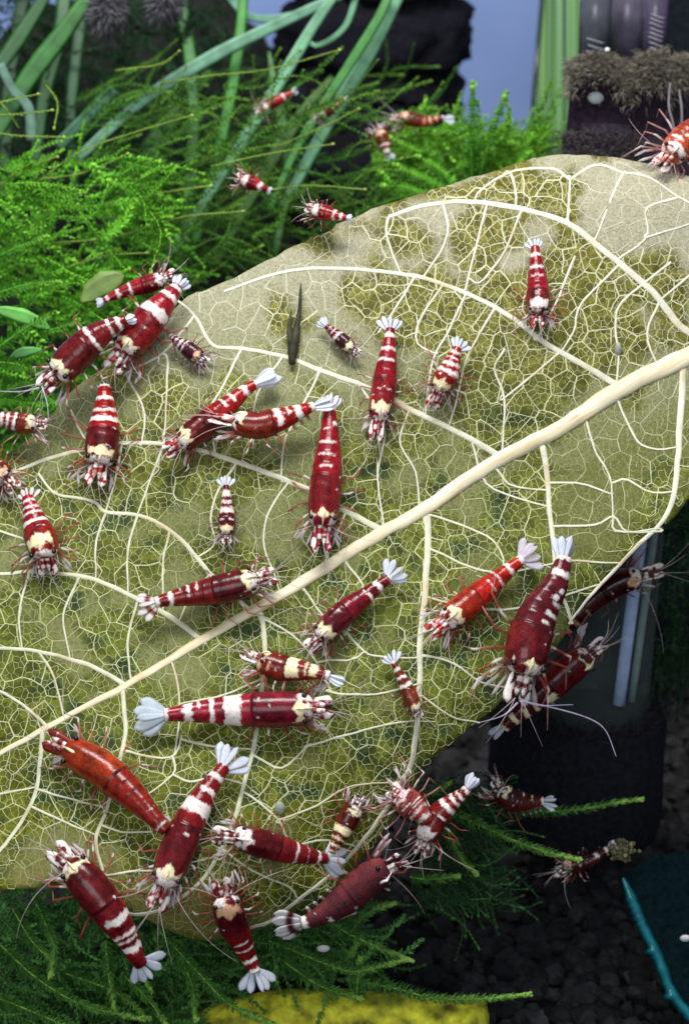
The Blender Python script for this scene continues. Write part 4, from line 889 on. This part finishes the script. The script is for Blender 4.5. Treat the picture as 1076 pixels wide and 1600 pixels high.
mb = MB(); lathe(mb, ctr, [(0.0, 1.9), (zat(300) - 0.05, 1.9), (zat(-140), 1.9)], 24, (.01, .01, .013)); mb.build('core', DARK, sf)

# ------------------------------------------------------------------ green streaked glass
gp = thing('glass_divider', P(828, 262, 55), 'vertical green streaked glass edge between blue wall and dark filter', 'glass')
def slab(mb, corners_px, d, th, base, dd=0.0):
    f_ = [P(x, y, d + dd * i) for i, (x, y) in enumerate(corners_px)]; n_ = ray(*corners_px[0]).normalized()
    a = [mb.vert(p, base) for p in f_]; b_ = [mb.vert(p + n_ * th, base) for p in f_]; k = len(a)
    mb.f.append(tuple(a)); mb.f.append(tuple(reversed(b_)))
    for i in range(k): mb.f.append((a[i], b_[i], b_[(i + 1) % k], a[(i + 1) % k]))
mb = MB(); slab(mb, [(850,-60),(832,150),(822,330),(872,330),(905,130),(918,-60)], 55, .6, (1, 1, 1)); mb.build('pane', GGLASS, gp, False)
mb = MB(); mb.tube([P(x, y, 54.95) for x, y in ((851,-60),(833,150),(823,330))], .05, 6, (.03,.05,.05)); mb.build('dark_rim', PLASTIC, gp)

# ------------------------------------------------------------------ filter block with algae, upper right
fb = thing('filter_block', P(965, 250, 46.5), 'dark plum filter block topped with shaggy grey algae, upper right', 'filter')
mb = MB(); slab(mb, [(893,100),(884,205),(880,262),(1075,268),(1068,110),(1055,96)], 46.5, 2.5, (.022, .014, .024)); o = mb.build('block', DARK, fb, False)
mb = MB(); slab(mb, [(908,192),(906,207),(985,210),(985,194)], 46.42, .3, (.030,.024,.034)); mb.build('ledge', DARK, fb, False)
mb = MB(); slab(mb, [(878,210),(874,300),(1080,300),(1076,214)], 46.2, 1.2, (.020,.015,.022)); mb.build('foot', DARK, fb, False)
mb = MB(); rg = random.Random(77)
def fr_root(g):
    x = g.uniform(884, 1072); top = 92 + 8 * math.sin(x / 22) - (16 if 990 < x < 1040 else 0); y = top + abs(g.gauss(0, 1)) * (18 if x < 960 else 26)
    if x < 900 and g.random() < .5: y = g.uniform(95, 150)
    return P(x, y, 46.3 - g.random() * .5), Vector((g.uniform(-.4, .4) + (x - 975) / 200, -.7, .5 - (y - 95) / 60))
fur(mb, fr_root, 6000, .19, rg, [(.17,.15,.11),(.12,.10,.075),(.24,.22,.17),(.07,.055,.05),(.28,.27,.23)], .0065)
o = mb.build('algae_fringe', FURM, fb); o['kind'] = 'stuff'
mb = MB(); rg = random.Random(78)
fur(mb, lambda g: (P(g.uniform(862, 1000), g.uniform(205, 262), 46.1), Vector((g.uniform(-.5, .3), -.5, g.uniform(-.2, .6)))), 900, .16, rg, [(.06,.05,.055),(.10,.09,.09),(.04,.03,.035)], .008)
o = mb.build('lower_fringe', FURM, fb); o['kind'] = 'stuff'
mb = MB(); c = P(930, 153, 46.40); mb.ball(c, .145, .06, .11, 14, 9, base=(.55,.60,.60), fn=lambda d: 1 + .1 * nz(d * 3)); o = mb.build('snail_egg', VEIN, None, origin=c); tag(o, 'white oval egg capsule stuck on the dark filter block', 'egg')
mb = MB(); c = P(948, 78, 46.6); mb.ball(c, .045, nu=10, nv=7, base=(.8,.8,.8)); o = mb.build('air_bubble', VEIN, None, origin=c); tag(o, 'tiny bright bubble just above the shaggy algae', 'bubble')
# lift tubes with coil rings
def vtube(name, label, x0, x1, yt, yb, d, base, mat, rings, inner=None):
    xm = (x0 + x1) / 2; rad = (x1 - x0) / 2 / 100 * d / 40; a = P(xm, yb, d); root = thing(name, a, label, 'tube', 'clear lift tubes')
    rt = ray(xm, yt); b_ = Vector((a.x, a.y, CAMZ + rt.z * a.y / rt.y)); mb = MB()
    mb.tube([a, a.lerp(b_, .5), b_], rad, 28, base, up=Vector((1, 0, 0))); mb.build('tube', mat, root)
    for (y, frac) in rings:
        r_ = ray(xm, y); z = CAMZ + r_.z * a.y / r_.y; mb = MB()
        pts = [Vector((a.x + (rad * 1.02) * math.cos(an), a.y + rad * 1.02 * math.sin(an), z + .05 * math.sin(an * 2))) for an in [R(-128 + frac * 62 * k / 12 + (y * 7 % 13)) for k in range(13)]]
        mb.tube(pts, .011, 5, (.34, .34, .40)); mb.build('ring', VEIN, root)
    return root
vtube('lift_tube', 'dark clear tube with pale coil rings rising left of the algae block', 902, 952, -40, 108, 49, (.060,.064,.082), PLASTIC, [(60,1),(70,1),(80,1)])
vtube('lift_tube', 'dark clear tube with many coil rings rising behind the algae, at right', 1000, 1040, -40, 108, 49, (.062,.052,.090), PLASTIC, [(22,1),(29,1),(36,1),(44,1),(51,1),(58,1),(66,1),(74,1)])
vtube('lift_tube', 'broad smooth dark tube between the two ringed tubes', 948, 1006, -40, 108, 50, (.075,.068,.10), PLASTIC, [])
# thin hanging roots at the right
rt_ = thing('hanging_root', P(1048, 150, 45.6), 'thin grey roots hanging beside the filter block at the right edge', 'root')
for pxs in ([(1046,130),(1044,165),(1050,190),(1054,210)],[(1060,140),(1064,170),(1064,198)]):
    mb = MB(); mb.tube(fpath(pxs, 45.6, 45.4), .022, 5, (.16,.15,.17)); mb.build('strand', FURM, rt_)

# ------------------------------------------------------------------ lower right: clear tube over black sponge
lt = thing('lift_tube', P(930, 1090, 46), 'wide clear tube with highlight streaks added as rods standing on the black sponge', 'tube')
def vcyl(mb, xm, yb, yt, d, rad, base, n=40, lean=0.0):
    a = P(xm, yb, d); r_ = ray(xm, yt); b_ = Vector((a.x + lean, a.y, CAMZ + r_.z * a.y / r_.y)); mb.tube([a.lerp(b_, k / 8) for k in range(9)], rad, n, base, up=Vector((1, 0, 0)))
mb = MB(); vcyl(mb, 925, 1130, 640, 46.6, .98, (.03,.05,.06), lean=.25); mb.build('tube', CLEAR, lt)
mb = MB(); vcyl(mb, 966, 1100, 640, 45.3, .11, (.42,.55,.85), 20, .46); mb.build('highlight_rod', VEIN, lt)  # added pale rod standing in for the tube's bright vertical highlight
mb = MB(); vcyl(mb, 986, 1095, 640, 45.4, .07, (.20,.28,.28), 20, .46); mb.build('highlight_rod', VEIN, lt)  # thinner added rod for the dim greenish side of that highlight
bs = thing('sponge', P(905, 1290, 47), 'black round foam sponge with fuzzy top below the clear tube', 'sponge')
cB = P(900, 1200, 47.5); zb = lambda y: CAMZ + ray(900, y).z * cB.y / ray(900, y).y
mb = MB(); z0, z1 = zb(1300), zb(1085); R0 = 1.62
lathe(mb, cB, [(z0, R0 * .80), (z0 + .12, R0 * .93), (z0 + .4, R0), (lerp(z0, z1, .5), R0), (z1 - .3, R0), (z1 - .08, R0 * .95), (z1, R0 * .84), (z1 + .02, R0 * .4)], 64, (.012, .012, .018), .06, 3); mb.build('foam', DARK, bs)
mb = MB(); rg = random.Random(90)
def sr(g):
    a = g.uniform(0, 6.283); q = Vector((math.cos(a), math.sin(a), 0)); return Vector((cB.x, cB.y, z1 - g.random() * .25)) + q * R0 * g.uniform(.6, 1.02), Vector((q.x * .6, q.y * .6, .8))
fur(mb, sr, 3000, .30, rg, [(.030,.024,.034),(.045,.038,.05),(.02,.018,.024)], .012); o = mb.build('fuzz', FURM, bs); o['kind'] = 'stuff'

# ------------------------------------------------------------------ teal glass sheet, lower right
tg = thing('glass_sheet', P(1080, 1600, 42.5), 'dark teal glass sheet with bright jagged cut edge in the lower right corner', 'glass')
edge = [(972,1372),(984,1400),(996,1430),(1008,1458),(1024,1490),(1036,1522),(1050,1555),(1076,1588),(1100,1625)]
mb = MB(); slab(mb, edge + [(1240,1625),(1240,1300),(1010,1340)], 43.2, .12, (.0015, .009, .012)); mb.build('sheet', DARK, tg, False)
mb = MB(); rg = random.Random(5); prev = None
ed = catmull([(x, y, 0) for x, y in edge], 70)
for i, p in enumerate(ed):
    w0 = 8 + 4 * abs(nz((i * .35, 1, 2))) + (7 if i in (33, 34, 52, 53) else 0); w1 = 9 + 3 * nz((i * .2, 4, 4)); f_ = min(1, i / 14 + .3)
    a = mb.vert(P(p.x - w0 * f_, p.y + w0 * .3, 43.13), (.006, .12, .15)); b_ = mb.vert(P(p.x + w1 * f_, p.y - 2, 43.12), (.009, .16, .19)); c_ = mb.vert(P(p.x, p.y, 43.0), (.008, .14, .18)); d_ = mb.vert(P(p.x, p.y, 43.22), (.006, .12, .15))
    r = [a, c_, b_, d_]
    if prev:
        for k in range(4): mb.f.append((prev[k], prev[(k + 1) % 4], r[(k + 1) % 4], r[k]))
    prev = r
mb.build('cut_edge', PLASTIC, tg)
for (x, y, rx, ry, d, lab) in ((1070, 1466, 9, 6, 43.0, 'small white oval speck on the teal glass at the right edge'), (505, 1482, 10, 6, 40.6, 'small white speck drifting above the bottom moss')):
    mb = MB(); c = P(x, y, d); mb.ball(c, rx / 95, .04, ry / 95, 12, 8, base=(.6,.62,.64), fn=lambda q: 1 + .12 * nz(q * 3)); o = mb.build('speck', VEIN, None, origin=c); tag(o, lab, 'speck')
mb = MB(); c0 = P(972, 1326, 42.9); rg = random.Random(31)
for _ in range(110):
    q = c0 + Vector((rg.gauss(0, .11), rg.gauss(0, .08), rg.gauss(0, .08))); oo = Vector((rg.random() * 20, 0, 0)); mb.ball(q, rg.uniform(.015, .05), nu=6, nv=4, fn=lambda d: 1 + .6 * nz(d * 2 + oo), base=rg.choice([(.14,.13,.06),(.09,.10,.05),(.2,.18,.1)]))
o = mb.build('debris_clump', WOOD, None, origin=c0); tag(o, 'pale brown crumbly debris clump beside the teal glass', 'debris', kind='stuff')

# ------------------------------------------------------------------ yellow green log at the bottom
dw = [(280,1640),(420,1596),(540,1592),(650,1600),(720,1604),(764,1604)]
pth = fpath(dw, 42.6, 42.9, 40); mb = MB(); NA = 26; prev = None
for i, p in enumerate(pth):
    t = i / 40; T = (pth[min(i + 1, 40)] - pth[max(i - 1, 0)]).normalized(); V = (CAM - p).normalized(); S = T.cross(V).normalized(); r0 = .50 * (1 if t < .93 else math.sqrt(max(.02, 1 - ((t - .93) / .075) ** 2)))
    ring = []
    for k in range(NA):
        a = 6.2832 * k / NA; dd = S * math.cos(a) + V * math.sin(a); rr = r0 * (1 + .13 * nz((p.x * 1.6, a * 1.2, 3)) + .05 * nz((p.x * 6, a * 4, 1)))
        g = nz((p.x * 2.2, a * 1.5, 8)); ring.append(mb.vert(p + dd * rr, mix((.68, .66, .04), (.30, .34, .025), sstep(-.1, .5, g))))
    if prev:
        for k in range(NA): mb.f.append((prev[k], prev[(k + 1) % NA], ring[(k + 1) % NA], ring[k]))
    prev = ring
mb.f.append(tuple(prev)); o = mb.build('driftwood', WOOD, None, origin=pth[0]); tag(o, 'yellow green algae covered log lying along the bottom edge', 'driftwood')

# tidy helper properties
for o in bpy.data.objects:
    for k in ('_o', '_mesh'):
        if k in o: del o[k]
